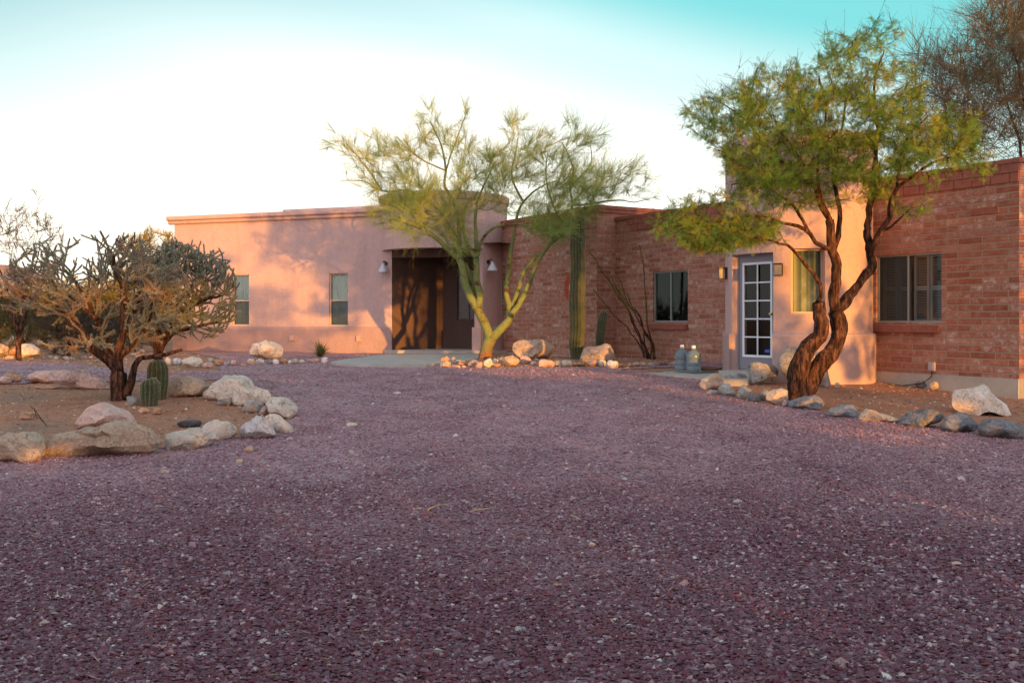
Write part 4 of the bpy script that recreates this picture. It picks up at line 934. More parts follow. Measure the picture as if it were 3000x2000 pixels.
def colonize(nodes, targets, seed=1, bow=.12, prefer=.35, steps=4, r_tip=.004, k_r=.5, origin=None):
    """nodes: list of (Vector, radius). Attach a branch from the skeleton to every target. returns segments list & tips"""
    r_ = random.Random(seed); NP = np.array([p[:] for p, _ in nodes]); NR = [r for _, r in nodes]; NP = list(map(tuple, NP))
    arr = np.zeros((len(NP)+len(targets)*steps, 3)); arr[:len(NP)] = NP; cnt = len(NP); seg = []; tips = []
    root = np.array(origin if origin is not None else NP[0]); targets = sorted(targets, key=lambda t: np.linalg.norm(np.array(t)-root))
    for t in targets:
        tv = np.array(t); d = np.linalg.norm(arr[:cnt]-tv, axis=1); up = np.linalg.norm(arr[:cnt]-root, axis=1); cost = d+prefer*np.maximum(0, up-np.linalg.norm(tv-root)+.2)
        i = int(np.argmin(cost)); p0 = Vector(arr[i]); p1 = Vector(t); L_ = (p1-p0).length
        if L_ < .03: continue
        r0 = min(NR[i]*.75, .0045+.012*min(L_, 1.2)); side = Vector((r_.gauss(0, 1), r_.gauss(0, 1), r_.gauss(0, .6))).normalized()*L_*bow
        prev = p0; pr = r0
        for k in range(1, steps+1):
            f = k/steps; q = p0.lerp(p1, f)+side*math.sin(f*math.pi)*1.0-Vector((0, 0, 1))*L_*.10*math.sin(f*math.pi)
            rr = r0+(r_tip-r0)*f; seg.append((prev[:], q[:], pr, rr)); prev = q; pr = rr
            arr[cnt] = q[:]; NR.append(rr); cnt += 1
        tips.append((p1, (p1-p0).normalized(), seg[-2][0]))
    return seg, tips
def blob_targets(blobs, depth, dens, dspread=1.0, seed=1):
    r_ = random.Random(seed); out_ = []
    for b in blobs:
        px, py, rx, ry = b[:4]; w_ = b[4] if len(b) > 4 else 1.0; dz = b[5] if len(b) > 5 else None
        n = max(2, int(rx*ry*dens*w_))
        for _ in range(n):
            a = r_.uniform(0, 2*math.pi); q = math.sqrt(r_.random()); d = depth+(r_.gauss(0, dspread) if dz is None else dz+r_.gauss(0, dspread*.6))
            out_.append(tuple(W(px+rx*q*math.cos(a), py+ry*q*math.sin(a), d)))
    return out_
def f_barkg(t, b):
    c = coords(t); n = noise(t, c, 6, 5, .6); n2 = noise(t, c, 40, 4, .7)
    col = ramp_(t, n.outputs[0], [(.36, (.13, .18, .07)), (.50, (.20, .24, .085)), (.60, (.17, .16, .06)), (.68, (.08, .055, .03))])
    z = nd(t, 'ShaderNodeSeparateXYZ', {0: c}).outputs[2]; zz = nd(t, 'ShaderNodeMath', {0: n.outputs[0], 1: z}, operation='SUBTRACT')
    col = mix(t, ramp_(t, zz.outputs[0], [(.10, g1(0)), (.35, g1(1))]), col, ramp_(t, n2.outputs[0], [(.35, (.10, .05, .03)), (.65, (.34, .18, .09))]))
    t.links.new(mix(t, .6, col, ramp_(t, n2.outputs[0], [(.3, g1(.35)), (.7, g1(.62))]), 'OVERLAY'), b.inputs['Base Color']); bump(t, b, n2.outputs[0], .7, .02)
def f_barkd(t, b):
    c = coords(t); mp = nd(t, 'ShaderNodeMapping', {'Vector': c, 'Scale': (1, 1, .22)}); n = noise(t, mp.outputs[0], 22, 6, .7, .6); n2 = noise(t, c, 5, 4, .6)
    col = ramp_(t, n.outputs[0], [(.40, (.018, .011, .008)), (.54, (.11, .052, .034)), (.70, (.28, .145, .09))])
    t.links.new(mix(t, .5, col, ramp_(t, n2.outputs[0], [(.3, g1(.35)), (.7, g1(.6))]), 'OVERLAY'), b.inputs['Base Color']); bump(t, b, n.outputs[0], 1.0, .035)
BKG = mat('green_bark', (.2, .25, .08), .8, .2, f_barkg); BKD = mat('rough_dark_bark', (.1, .07, .05), .95, .1, f_barkd)
def mk_leaf(name, stops, trans=.35, sc=1.6):
    def f(t, b):
        c = coords(t); n = noise(t, c, sc, 3, .6); n2 = noise(t, c, 9, 2, .6)
        m_ = nd(t, 'ShaderNodeMath', {0: n.outputs[0], 1: n2.outputs[0]}, operation='ADD'); m2 = nd(t, 'ShaderNodeMath', {0: m_.outputs[0], 1: .5}, operation='MULTIPLY')
        col = ramp_(t, m2.outputs[0], stops); t.links.new(col, b.inputs['Base Color'])
        tl = nd(t, 'ShaderNodeBsdfTranslucent', {'Color': col}); ms = nd(t, 'ShaderNodeMixShader', {0: trans, 1: b.outputs[0], 2: tl.outputs[0]}); t.links.new(ms.outputs[0], t.nodes['Material Output'].inputs[0])
    return mat(name, (.1, .2, .05), .65, .25, f)
TWG = mk_leaf('green_twigs', [(.35, (.16, .30, .08)), (.5, (.29, .36, .085)), (.65, (.46, .39, .09))], .15, .7)
LFM = mk_leaf('mesquite_leaf', [(.34, (.085, .22, .02)), (.46, (.17, .29, .03)), (.56, (.31, .34, .04)), (.66, (.52, .36, .045))], .45, 1.3)
def sprays(tips, n, l0, l1, rad, spread, seed=3, up=.2, curl=.12, sub=2):
    """fine straight twigs at the branch ends, each with side twigs"""
    r = np.random.default_rng(seed); T = np.array([t[0][:] for t in tips]); D = np.array([t[1][:] for t in tips]); B = np.array([t[2][:] for t in tips])
    m = len(T); idx = np.repeat(np.arange(m), n); f = r.uniform(0, 1, len(idx))[:, None]; P0 = B[idx]*(1-f)+T[idx]*f
    dd = D[idx]+r.normal(0, spread, (len(idx), 3))+np.array([0, 0, up]); dd /= np.linalg.norm(dd, axis=1, keepdims=True); ln = r.uniform(l0, l1, len(idx))[:, None]
    P1 = P0+dd*ln*.5; d2 = dd+r.normal(0, curl, dd.shape); P2 = P1+d2*ln*.5
    parts = [prisms(P0, P1, rad, rad*.8), prisms(P1, P2, rad*.8, rad*.4)]
    for k in range(sub):
        g = r.uniform(.1, .95, len(idx))[:, None]; Q0 = P0+(P2-P0)*g; e_ = dd+r.normal(0, .45, dd.shape); e_ /= np.linalg.norm(e_, axis=1, keepdims=True)
        Q1 = Q0+e_*ln*r.uniform(.2, .5, (len(idx), 1)); parts.append(prisms(Q0, Q1, rad*.6, rad*.35))
    return parts

# --- forked green tree (palo verde) before the porch
PD = 20.5
def pv(*pts, d=PD, d2=None):
    n = len(pts); return [W(x, y, d+((d2-d)*i/(n-1) if d2 is not None else 0)) for i, (x, y) in enumerate(pts)]
bx, by, bz = gp(1425, 1052); base = Vector((W(1425, 1046, PD).x, PD, float(G(W(1425, 1046, PD).x, PD))))
tree = empty('palo_verde_tree', base, 'forked green barked tree with thin yellow green twigs before the porch', 'tree')
lim = [
 (pv((1420,1062),(1422,1040),(1428,1012),(1439,989)), .155, .125),
 (pv((1436,992),(1419,943),(1398,905),(1381,874),(1363,829),(1355,783),(1347,760), d2=PD-.1), .10, .075),
 (pv((1347,760),(1309,729),(1279,698),(1228,665),(1180,647),(1130,640), d=PD-.1, d2=PD-.6), .065, .02),
 (pv((1228,665),(1198,610),(1184,592),(1160,560), d=PD-.4, d2=PD-.3), .03, .012),
 (pv((1350,765),(1345,726),(1345,670),(1331,592),(1303,546),(1306,500),(1300,455),(1290,420),(1262,360), d=PD-.1, d2=PD+.3), .06, .012),
 (pv((1306,500),(1330,430),(1355,360),(1372,318), d=PD+.1, d2=PD), .02, .008),
 (pv((1306,500),(1240,470),(1200,440),(1160,400), d=PD+.1, d2=PD-.5), .02, .008),
 (pv((1345,700),(1280,610),(1200,560),(1120,560),(1069,532),(996,528), d=PD-.1, d2=PD+.5), .04, .008),
 (pv((1120,560),(1080,500),(1040,450),(1000,400), d=PD+.3, d2=PD+.2), .02, .007),
 (pv((1398,905),(1393,880),(1386,841),(1375,803),(1360,772), d=PD+.12, d2=PD+.1), .07, .06),
 (pv((1400,900),(1406,867),(1398,829),(1396,790),(1396,757), d=PD-.05, d2=PD-.2), .08, .062),
 (pv((1396,757),(1375,727),(1362,690),(1354,647),(1366,610),(1372,590), d=PD-.2, d2=PD-.3), .05, .03),
 (pv((1396,757),(1395,693),(1393,638),(1402,578),(1430,520),(1450,470), d=PD-.2, d2=PD-.1), .05, .01),
 (pv((1396,757),(1406,716),(1429,681),(1457,663),(1508,656),(1550,660), d=PD-.2, d2=PD-.7), .045, .012),
 (pv((1440,992),(1470,961),(1495,931),(1493,910), d2=PD+.05), .105, .085),
 (pv((1493,912),(1491,890),(1483,854),(1490,803),(1493,752),(1500,716),(1508,665),(1519,620),(1533,592),(1560,565),(1602,539),(1630,530), d=PD+.05, d2=PD+.2), .068, .012),
 (pv((1533,592),(1500,520),(1510,450),(1520,390), d=PD+.15, d2=PD+.4), .03, .008),
 (pv((1493,908),(1508,880),(1518,849),(1529,808),(1554,770),(1572,742), d=PD+.1, d2=PD-.1), .06, .04),
 (pv((1495,925),(1518,895),(1546,841),(1572,772),(1597,734),(1615,711),(1661,670),(1675,601),(1671,546),(1680,496),(1648,418), d=PD-.05, d2=PD-.1), .07, .008),
 (pv((1672,600),(1720,600),(1758,592),(1813,587),(1860,592),(1905,583), d=PD-.1, d2=PD-.3), .03, .007),
 (pv((1661,670),(1620,600),(1600,520),(1605,440), d=PD, d2=PD+.5), .03, .008),
 (pv((1680,540),(1730,480),(1730,420), d=PD, d2=PD+.3), .02, .007),
]
mb = MB(); nodes = []
for pl, r0, r1 in lim:
    pts, rad = limb_nodes(pl, r0*1.02, r1, .10, .004); bark_tube(mb, pts, rad, 9, .08, 0)
    nodes += [(p, r) for p, r in zip(pts, rad) if p.z > 1.9 and r < .055]
mb.obj('trunk', BKG, tree, smooth=True, uv=False)
blobs = [(996,418,45,55,.5),(1065,431,70,65,.6),(1019,528,60,20,.4),(1134,500,80,60),(1207,464,80,60),(1248,372,40,70,.6),(1354,345,30,45,.6),(1294,395,60,50,.6),(1372,473,70,75),(1180,565,100,50,1.2),(1157,625,70,45,1.6),(1271,592,90,60,1.5),(1308,650,80,55,1.5),(1340,706,50,35,1.4),(1409,555,80,70),(1455,519,50,80),(1515,395,40,75,.7),(1501,473,60,60),(1593,500,90,70,1.2),(1606,431,60,50,.8),(1666,381,30,60,.5),(1721,441,60,85,.7),(1730,546,100,55,1.2),(1684,575,80,55,1.3),(1638,635,90,45,1.5),(1583,640,70,50,1.2),(1799,537,70,50,.8),(1859,510,40,55,.5),(1905,570,45,25,.5),(1615,680,60,35,1.5),(1492,600,50,40,.8),(1200,680,60,25,1.0)]
seg, tips = colonize(nodes, blob_targets(blobs, PD, .0088, .9, 11), 5, .10, .3, 4, .003)
A = np.array([s[0] for s in seg]); B = np.array([s[1] for s in seg]); pa = prisms(A, B, np.array([s[2]*.8 for s in seg]), np.array([s[3]*.8 for s in seg]), 4)
V, Q = merge([pa]+sprays(tips, 18, .16, .58, .0020, .36, 3, .26, .12, 3)); np_obj('crown', V, [Q], TWG, tree)

# --- leaning mesquite in the right bed
MD = 12.9
def mv(*pts, d=MD, d2=None): return pv(*pts, d=d, d2=d2)
bxx = W(2345, 1160, MD); mtree = empty('mesquite_tree', (bxx.x, MD, float(G(bxx.x, MD))), 'leaning rough barked tree with feathery yellow green leaves beside the glazed door', 'tree')
mlim = [
 (mv((2330,1178),(2333,1133),(2346,1069),(2372,1018),(2400,985),(2409,954),(2402,916),(2396,886), d2=MD-.1), .132, .074),
 (mv((2362,1178),(2365,1133),(2385,1094),(2415,1056),(2442,1018),(2458,967),(2456,929),(2448,910), d=MD+.06, d2=MD), .124, .09),
 (mv((2396,886),(2406,865),(2403,834),(2383,801),(2362,778),(2344,755),(2320,728),(2283,714),(2206,694),(2150,690), d=MD-.1, d2=MD-.9), .030, .009),
 (mv((2448,912),(2441,877),(2446,839),(2451,801),(2449,763),(2441,740),(2436,689),(2430,643), d2=MD), .075, .055),
 (mv((2430,643),(2410,612),(2390,551),(2360,490),(2320,430),(2280,380), d2=MD-.3), .038, .010),
 (mv((2441,735),(2461,663),(2456,587),(2440,530),(2450,440),(2470,350),(2480,240), d2=MD+.4), .040, .010),
 (mv((2441,735),(2390,709),(2374,684),(2339,663),(2293,653),(2232,633),(2150,640),(2060,660), d2=MD-.6), .034, .008),
 (mv((2374,684),(2330,610),(2280,570),(2220,540),(2140,540), d=MD-.1, d2=MD+.5), .026, .008),
 (mv((2452,908),(2472,888),(2500,852),(2531,814),(2554,783),(2551,750),(2548,714),(2540,679),(2548,612),(2558,561),(2565,480),(2570,380),(2560,250),(2590,150), d2=MD+.2), .070, .008),
 (mv((2550,735),(2579,679),(2604,638),(2609,587),(2630,546),(2665,526),(2727,480),(2818,454), d2=MD-.3), .048, .010),
 (mv((2630,546),(2640,470),(2660,400),(2720,340), d2=MD+.3), .028, .008),
 (mv((2579,679),(2610,665),(2640,640),(2680,600), d2=MD-.4), .020, .008),
 (mv((2390,551),(2330,510),(2250,430),(2180,350),(2110,300), d=MD-.1, d2=MD+.2), .026, .007),
 (mv((2430,640),(2400,560),(2400,450),(2420,330),(2400,220), d2=MD-.4), .028, .008),
]
mb = MB(); nodes = []
for i, (pl, r0, r1) in enumerate(mlim):
    pts, rad = limb_nodes(pl, r0, r1, .05 if r0 > .05 else .10, .006, 1.9 if i < 2 else .8); bark_tube(mb, pts, rad, 16 if r0 > .05 else 9, .16, .35 if r0 > .05 else .1, seed=i)
    nodes += [(p, r) for p, r in zip(pts, rad) if p.z > 1.7 and r < .05]
mb.obj('trunk', BKD, mtree, smooth=True, uv=False)
mblobs = [(1990,655,80,30,1.6),(2100,690,120,42,2.8),(2200,660,100,45,2.0),(2110,575,110,35,.9),(2020,620,70,25,1.0),(2060,345,60,55,.8),(2030,320,40,20,.5),(2150,310,110,60),(2270,265,100,70),(2200,200,40,25,.5),(2300,350,140,75,1.1),(2180,400,120,60),(2400,240,110,80),(2450,150,60,60,.8),(2540,150,60,70,.7),(2590,80,35,45,.6),(2630,95,25,15,.5),(2600,260,110,90),(2480,350,140,90,1.2),(2650,350,110,80,1.2),(2760,400,100,65,1.2),(2700,470,110,50,1.2),(2550,460,120,70,1.3),(2380,470,140,70,1.3),(2230,500,110,60,1.3),(2300,560,90,50,1.1),(2180,470,80,50),(2650,600,75,30,.5),(2850,430,60,45,1.2),(2800,360,70,50),(2880,480,40,25),(2560,540,70,40,1.0),(2440,560,60,35,.7)]
seg, tips = colonize(nodes, blob_targets(mblobs, MD, .0085, .8, 21), 8, .14, .3, 4, .003)
A = np.array([s[0] for s in seg]); B = np.array([s[1] for s in seg]); V, Q = prisms(A, B, np.array([s[2]*.8 for s in seg]), np.array([s[3]*.8 for s in seg]), 4)
V2_, Q2_ = merge([(V, Q)]+sprays(tips, 4, .10, .28, .0024, .45, 6, .1, .15, 1)); np_obj('branches', V2_, [Q2_], BKD, mtree)
def feather_leaves(tips, nper, ln=.085, seed=4, droop=.35, wid=.0045, npair=7):
    r = np.random.default_rng(seed); T = np.array([t[0][:] for t in tips]); D = np.array([t[1][:] for t in tips]); B = np.array([t[2][:] for t in tips]); m = len(T)
    idx = np.repeat(np.arange(m), nper); f = r.uniform(-.8, 1.05, len(idx))[:, None]; P0 = B[idx]*(1-f)+T[idx]*f+r.normal(0, .032, (len(idx), 3))
    ax = D[idx]*.5+r.normal(0, .55, (len(idx), 3))+np.array([0, 0, -droop]); ax /= np.linalg.norm(ax, axis=1, keepdims=True)
    Ls = ln*r.uniform(.6, 1.25, len(idx))[:, None]; sd_ = np.cross(ax, r.normal(0, 1, ax.shape)); sd_ /= np.linalg.norm(sd_, axis=1, keepdims=True); quads = []
    for k in range(npair):
        t_ = (k+.7)/npair; c = P0+ax*Ls*t_; l2 = Ls*.30*math.sin(math.pi*(.25+.6*t_)); 
        for sg in (-1, 1):
            dv = sd_*sg*.85+ax*.55; e0 = c; e1 = c+dv*l2; wv = ax*wid
            quads.append(np.stack([e0-wv*.5, e1-wv*.35, e1+wv*.6, e0+wv], 1))
    q = np.stack(quads, 1).reshape(-1, 3); n = len(q)//4
    return q, np.arange(n*4).reshape(n, 4)
V, Q = feather_leaves(tips, 14, .098, wid=.0034, npair=8); np_obj('crown', V, [Q], LFM, mtree)

# --- trees standing behind: generic fans
def bg_tree(name, px, pyb, d, H, spread, lab, cat, twmat, bkmat, n_t=160, seed=1, leaves=None, group=None, rad=.006, lean=0, blobs=None, spn=14, spl=(.2, .6), trunk_r=.10):
    b0 = W(px, 1000, d); z0 = float(G(b0.x, d)); b0 = Vector((b0.x, d, z0)); t = empty(name, b0, lab, cat, group); r_ = random.Random(seed); mb = MB(); nodes = []
    nl = 5
    for i in range(nl):
        a = 2*math.pi*(i+r_.random()*.5)/nl; tip = b0+Vector((math.cos(a)*spread*.55+lean, math.sin(a)*spread*.5, H*r_.uniform(.6, .85))); mid = b0.lerp(tip, .45)+Vector((-math.cos(a)*spread*.1, 0, H*.05))
        pts, rd = limb_nodes([b0-Vector((0, 0, .1)), b0+Vector((lean*.1, 0, H*.12)), mid, tip], trunk_r, trunk_r*.15, H/18, H*.006); bark_tube(mb, pts, rd, 6, .1); nodes += [(p, q) for p, q in zip(pts[3:], rd[3:])]
    mb.obj('trunk', bkmat, t, smooth=True, uv=False)
    if blobs: tg = blob_targets(blobs, d, n_t, spread*.35, seed)
    else:
        tg = []
        for _ in range(n_t):
            v = Vector((r_.gauss(0, 1), r_.gauss(0, 1), r_.gauss(0, 1))).normalized()*r_.random()**.4; tg.append(tuple(b0+Vector((lean+v.x*spread, v.y*spread*.9, H*(.52 if group else .62)+v.z*H*(.5 if group else .38)))))
    seg, tips = colonize(nodes, tg, seed, .14, .3, 3, rad*.6); A = np.array([s[0] for s in seg]); B = np.array([s[1] for s in seg])
    pa = prisms(A, B, np.array([max(s[2]*.7, rad*.8) for s in seg]), np.array([max(s[3], rad*.7) for s in seg]), 3); sc_ = H/5.
    V, Q = merge([pa]+sprays(tips, spn, spl[0]*sc_, spl[1]*sc_, rad, .5, seed, .15, .15, 2))
    if leaves is not None:
        if rad > 0: np_obj('branches', V, [Q], bkmat, t)
        V, Q = feather_leaves(tips, leaves, .09*sc_, seed, .1, .012*sc_, 4)
    np_obj('crown', V, [Q], twmat, t); return t
TWR = mk_leaf('reddish_twigs', [(.35, (.055, .065, .035)), (.5, (.09, .075, .04)), (.65, (.16, .075, .045))], .1)
TWY = mk_leaf('yellow_green_twigs', [(.35, (.20, .17, .04)), (.5, (.30, .24, .05)), (.65, (.38, .28, .07))], .2)
TWD = mk_leaf('grey_brown_twigs', [(.35, (.06, .05, .035)), (.5, (.09, .07, .045)), (.65, (.13, .09, .06))], .05)
TWO = mk_leaf('olive_twigs', [(.35, (.06, .07, .025)), (.5, (.12, .11, .035)), (.65, (.22, .15, .05))], .2)
bg_tree('desert_tree', 3060, 1000, 19.5, 7.6, 3.2, 'tall reddish twigged tree rising behind the right brick wall', 'tree', TWR, BKD, .0046, 31, rad=.0040, blobs=[(2760,250,90,80,.9),(2710,200,70,80,.6),(2780,380,90,40,.8),(2820,440,60,25,.8),(2950,440,70,30,1),(2840,180,90,90,.8),(2930,90,90,90,1.2),(2800,330,90,50,.8),(2900,280,120,90,1.3),(2980,180,90,120,1.4),(2960,360,100,70,1.4),(3080,100,110,140,1),(3080,300,110,110,1),(2960,10,70,60,1),(2870,390,60,30,1)], spn=11, spl=(.25,.62))
bg_tree('desert_tree', 55, 1000, 21, 3.4, 1.6, 'bare thin branched tree against the sky at the far left', 'tree', TWD, BKD, .0042, 32, rad=.004, blobs=[(60,700,90,90,1),(20,640,60,60,1),(110,620,60,60,.8),(150,720,60,50,.8),(0,720,60,80,1),(150,660,50,50,.6),(90,780,80,40,.6)], spn=8, spl=(.2,.5), trunk_r=.05)
bg_tree('palo_verde_tree', 470, 1000, 36, 4.3, 1.9, 'yellow green tree showing past the corner of the plaster wing', 'tree', TWY, BKG, 260, 33, rad=.009, spn=18)
GB = 'desert scrub growing behind the rubble strip'
for i, (px, d, H, sp_, m, lab) in enumerate([
  (-60, 24, 1.8, 1.6, TWO, 'olive scrub tree at the left photo edge behind the boulder pile'), (70, 27, 1.7, 1.7, TWO, 'olive bush right of the leftmost scrub tree'), (200, 22.5, 1.5, 1.0, TWD, 'dark bare bush behind the rubble strip on the left'), (300, 24.5, 1.4, 1.1, TWD, 'grey brown bare bush seen through the cholla'),
  (130, 33, 2.0, 1.8, TWY, 'yellowish tree far behind the dark bare bush'), (240, 38, 2.5, 2.0, TWY, 'yellow lit tree behind the left of the cholla'), (340, 34, 2.7, 1.7, TWY, 'orange yellow tree seen through the middle of the cholla'), (410, 42, 2.9, 2.0, TWO, 'olive tree far behind the cholla near the wing corner'), (400, 27, 1.6, 1.2, TWD, 'low grey bush near the wing corner'), (20, 40, 2.0, 2.2, TWO, 'distant olive tree at the left below the hill'), (500, 60, 3.0, 2.5, TWO, 'distant tree just left of the wing corner'),
  (-150, 30, 2.0, 2.0, TWO, 'scrub tree partly cut off at the far left edge'), (300, 55, 2.9, 2.4, TWO, 'distant dull green tree behind the yellow one'), (150, 58, 2.7, 2.4, TWO, 'most distant scrub tree left of the cholla')]):
    bg_tree('desert_scrub', px, 1000, d, H, sp_, lab, 'bush', m, BKD, 190 if d < 35 else 130, 60+i, rad=.005 if d < 30 else .010, spn=22 if d < 30 else 18, group=GB, trunk_r=.04)

# --- chollas
def cholla(name, lab, limbs, d, nseg, seed, bounds, cmat, base):
    r_ = random.Random(seed); t = empty(name, base, lab, 'cactus', None); mb = MB(); starts = []
    for pl, r0, r1, dd in limbs:
        pts, rad = limb_nodes(pv(*pl, d=d, d2=d+dd), r0, r1, .06, .006); bark_tube(mb, pts, rad, 9, .14, .3, seed)
        for i in range(3, len(pts)): 
            if rad[i] < .055: starts.append((pts[i], (pts[i]-pts[i-1]).normalized(), rad[i]))
    mb.obj('trunk', BKD, t, smooth=True, uv=False)
    P0, P1, R0, R1 = [], [], [], []
    front = [(p, dr, 0) for p, dr, r in starts for _ in range(1) if r_.random() < .75]
    r_.shuffle(front); n = 0; cyp = Vector((0, 0, 1))
    ctr = W((bounds[0]+bounds[1])/2, (bounds[2]+bounds[3])/2+60, d)
    while front and n < nseg:
        j = int(r_.random()**1.6*len(front)); p, dr, lv = front.pop(j)
        out_ = (p-ctr); out_.y *= .8
        v = (dr*.7+Vector((r_.gauss(0, .7), r_.gauss(0, .6), r_.gauss(.24, .5)))+out_.normalized()*.30).normalized(); L_ = r_.uniform(.07, .20)
        q = p+v*L_; qx = CX+F*q.x/q.y; qy = HY-F*(q.z-CZ)/q.y
        ex = (qx-(bounds[0]+bounds[1])/2)/((bounds[1]-bounds[0])/2); ez = (qy-(bounds[2]+bounds[3])/2)/((bounds[3]-bounds[2])/2)
        if ex*ex+ez*ez > 1.0+.38*mnoise.noise((q.x*2.2+seed, q.y*2, q.z*2.2))+r_.gauss(0, .07) or abs(q.y-d) > 1.25: continue
        ra = r_.uniform(.0090, .0125)*(1.3 if lv < 2 else 1); mid = p.lerp(q, .5)+Vector((r_.gauss(0, .008), r_.gauss(0, .008), r_.gauss(0, .008)))
        for a, b, x, y in ((p, mid, ra*.8, ra), (mid, q, ra, ra*.85), (q, q+v*.012, ra*.85, ra*.3)): P0.append(a[:]); P1.append(b[:]); R0.append(x); R1.append(y)
        n += 1
        for _ in range(r_.choice((1, 2, 2, 3))): front.append((q if r_.random() < .8 else p.lerp(q, r_.uniform(.5, .95)), v, lv+1))
    V, Q = prisms(P0, P1, np.array(R0), np.array(R1), 6)
    # short spines on the joints
    P0, P1 = np.array(P0), np.array(P1); k = rng.integers(0, len(P0), len(P0)*15); f = rng.uniform(0, 1, (len(k), 1)); S0 = P0[k]*(1-f)+P1[k]*f; dv = rng.normal(0, 1, S0.shape); dv /= np.linalg.norm(dv, axis=1, keepdims=True)
    np_obj('stems', V, [Q], cmat, t, smooth=True)
    V, Q = prisms(S0, S0+dv*.030, .0014, .0006, 3); np_obj('spines', V, [Q], SPN, t)
def f_cho(t, b):
    c = coords(t); n = noise(t, c, 1.6, 4, .6); n2 = noise(t, c, 60, 3, .7)
    col = ramp_(t, n.outputs[0], [(.35, (.13, .15, .10)), (.47, (.20, .19, .12)), (.56, (.25, .165, .10)), (.7, (.30, .16, .09))])
    t.links.new(mix(t, .7, col, ramp_(t, n2.outputs[0], [(.3, g1(.3)), (.7, g1(.66))]), 'OVERLAY'), b.inputs['Base Color']); bump(t, b, n2.outputs[0], 1, .01)
def f_cho2(t, b):
    c = coords(t); n = noise(t, c, 1.6, 4, .6); n2 = noise(t, c, 60, 3, .7)
    col = ramp_(t, n.outputs[0], [(.35, (.13, .17, .12)), (.55, (.20, .215, .145)), (.72, (.27, .21, .14))])
    t.links.new(mix(t, .7, col, ramp_(t, n2.outputs[0], [(.3, g1(.3)), (.7, g1(.66))]), 'OVERLAY'), b.inputs['Base Color']); bump(t, b, n2.outputs[0], 1, .01)
CHO = mat('cholla_brown_green', (.15, .15, .1), .85, .2, f_cho); CHO2 = mat('cholla_grey_green', (.14, .18, .12), .85, .2, f_cho2); SPN = mat('cactus_spines', (.42, .35, .26), .8)
CD = 12.7; b_ = W(343, 1182, CD)
cholla('cholla_cactus', 'large brownish tree cholla with a thick split trunk on the cactus island', [
 ([(343,1195),(345,1166),(345,1090)], .115, .10, 0),
 ([(345,1090),(318,1059),(291,1040),(264,1013),(242,975),(215,945),(176,910),(123,880),(60,870)], .075, .02, -.3),
 ([(330,1075),(314,1025),(299,975),(284,937),(253,880),(226,834),(190,790)], .065, .018, .4),
 ([(345,1090),(345,1033),(360,975),(364,899),(360,841),(340,790),(330,740)], .075, .018, .1),
 ([(348,1050),(402,994),(425,956),(444,899),(450,840)], .05, .018, -.3),
 ([(368,1160),(391,1090),(406,1056),(444,1044),(490,1036),(530,1026)], .065, .018, -.2),
 ([(360,975),(400,900),(410,830),(400,760)], .04, .016, .3),
 ([(284,937),(210,880),(140,830),(80,810)], .04, .016, .2)], CD, 1500, 5, (-10, 560, 680, 1045), CHO, (b_.x, CD, float(G(b_.x, CD))))
CD2 = 13.7; b_ = W(471, 1165, CD2)
cholla('cholla_cactus', 'grey green cholla spreading right from behind the barrel cacti', [
 ([(471,1170),(467,1110),(467,1052),(460,994),(465,940)], .085, .05, 0),
 ([(460,994),(483,880),(521,822),(521,746)], .045, .016, .2),
 ([(467,1030),(521,918),(597,880),(650,864)], .045, .016, -.4),
 ([(465,1040),(502,980),(578,956),(650,940)], .04, .015, .3),
 ([(465,950),(440,860),(450,790),(480,740)], .04, .015, -.2)], CD2, 1450, 9, (400, 705, 705, 1020), CHO2, (b_.x, CD2, float(G(b_.x, CD2))))

# --- columnar cacti
def f_cac(t, b):
    c = coords(t); n = noise(t, c, 4, 4, .6); n2 = noise(t, c, 50, 3, .6)
    col = ramp_(t, n.outputs[0], [(.35, (.05, .065, .03)), (.55, (.085, .095, .042)), (.68, (.13, .10, .055))])
    t.links.new(mix(t, .5, col, ramp_(t, n2.outputs[0], [(.3, g1(.35)), (.7, g1(.65))]), 'OVERLAY'), b.inputs['Base Color']); bump(t, b, n2.outputs[0], .6, .01)
CAC = mat('cactus_skin', (.1, .14, .05), .75, .25, f_cac)
def column(name, pl, d, rads, ribs, lab, amp=.16, group=None, spn=.02):
    P = [W(x, y, d) for x, y in pl]; b0 = Vector((P[0].x, d, float(G(P[0].x, d)))); t = empty(name, b0, lab, 'cactus', group); n = ribs*6; mb = MB(); pts = []; rr2 = []
    for i in range(len(P)-1):
        for k in range(8): f = k/8; pts.append(P[i].lerp(P[i+1], f)); rr2.append(rads[i]+(rads[i+1]-rads[i])*f)
    pts.append(P[-1]); rr2.append(rads[-1])
    mk = lambda i: (lambda k, ii: rr2[i]*(1+amp*(abs(math.cos(math.pi*k/6))*2-1.2)+.03*mnoise.noise((k*.2, pts[i].z*3, 0))))
    mb.tube(pts, [mk(i) for i in range(len(pts))], n); mb.obj('stem', CAC, t, smooth=True, uv=False)
    S0, S1 = [], []; 
    for i in range(len(pts)-1):
        for s_ in np.arange(0, (pts[i+1]-pts[i]).length, .03):
            p = pts[i].lerp(pts[i+1], s_/max(.001, (pts[i+1]-pts[i]).length))
            for k in range(ribs):
                a = 2*math.pi*k/ribs; o_ = None
                # tube() frame: x = d x (0,1,.01)
                dv = (pts[i+1]-pts[i]).normalized(); x = dv.cross(Vector((0, 1, .01))).normalized(); y = dv.cross(x); o_ = x*math.cos(a)+y*math.sin(a); q = p+o_*rr2[i]*(1+amp*.75)
                for _ in range(3): w2 = (o_+Vector((random.gauss(0, .6), random.gauss(0, .6), random.gauss(0, .6)))).normalized(); S0.append(q[:]); S1.append((q+w2*spn)[:])
    V, Q = prisms(np.array(S0), np.array(S1), .0014, .0007, 3); np_obj('spines', V, [Q], SPN, t)
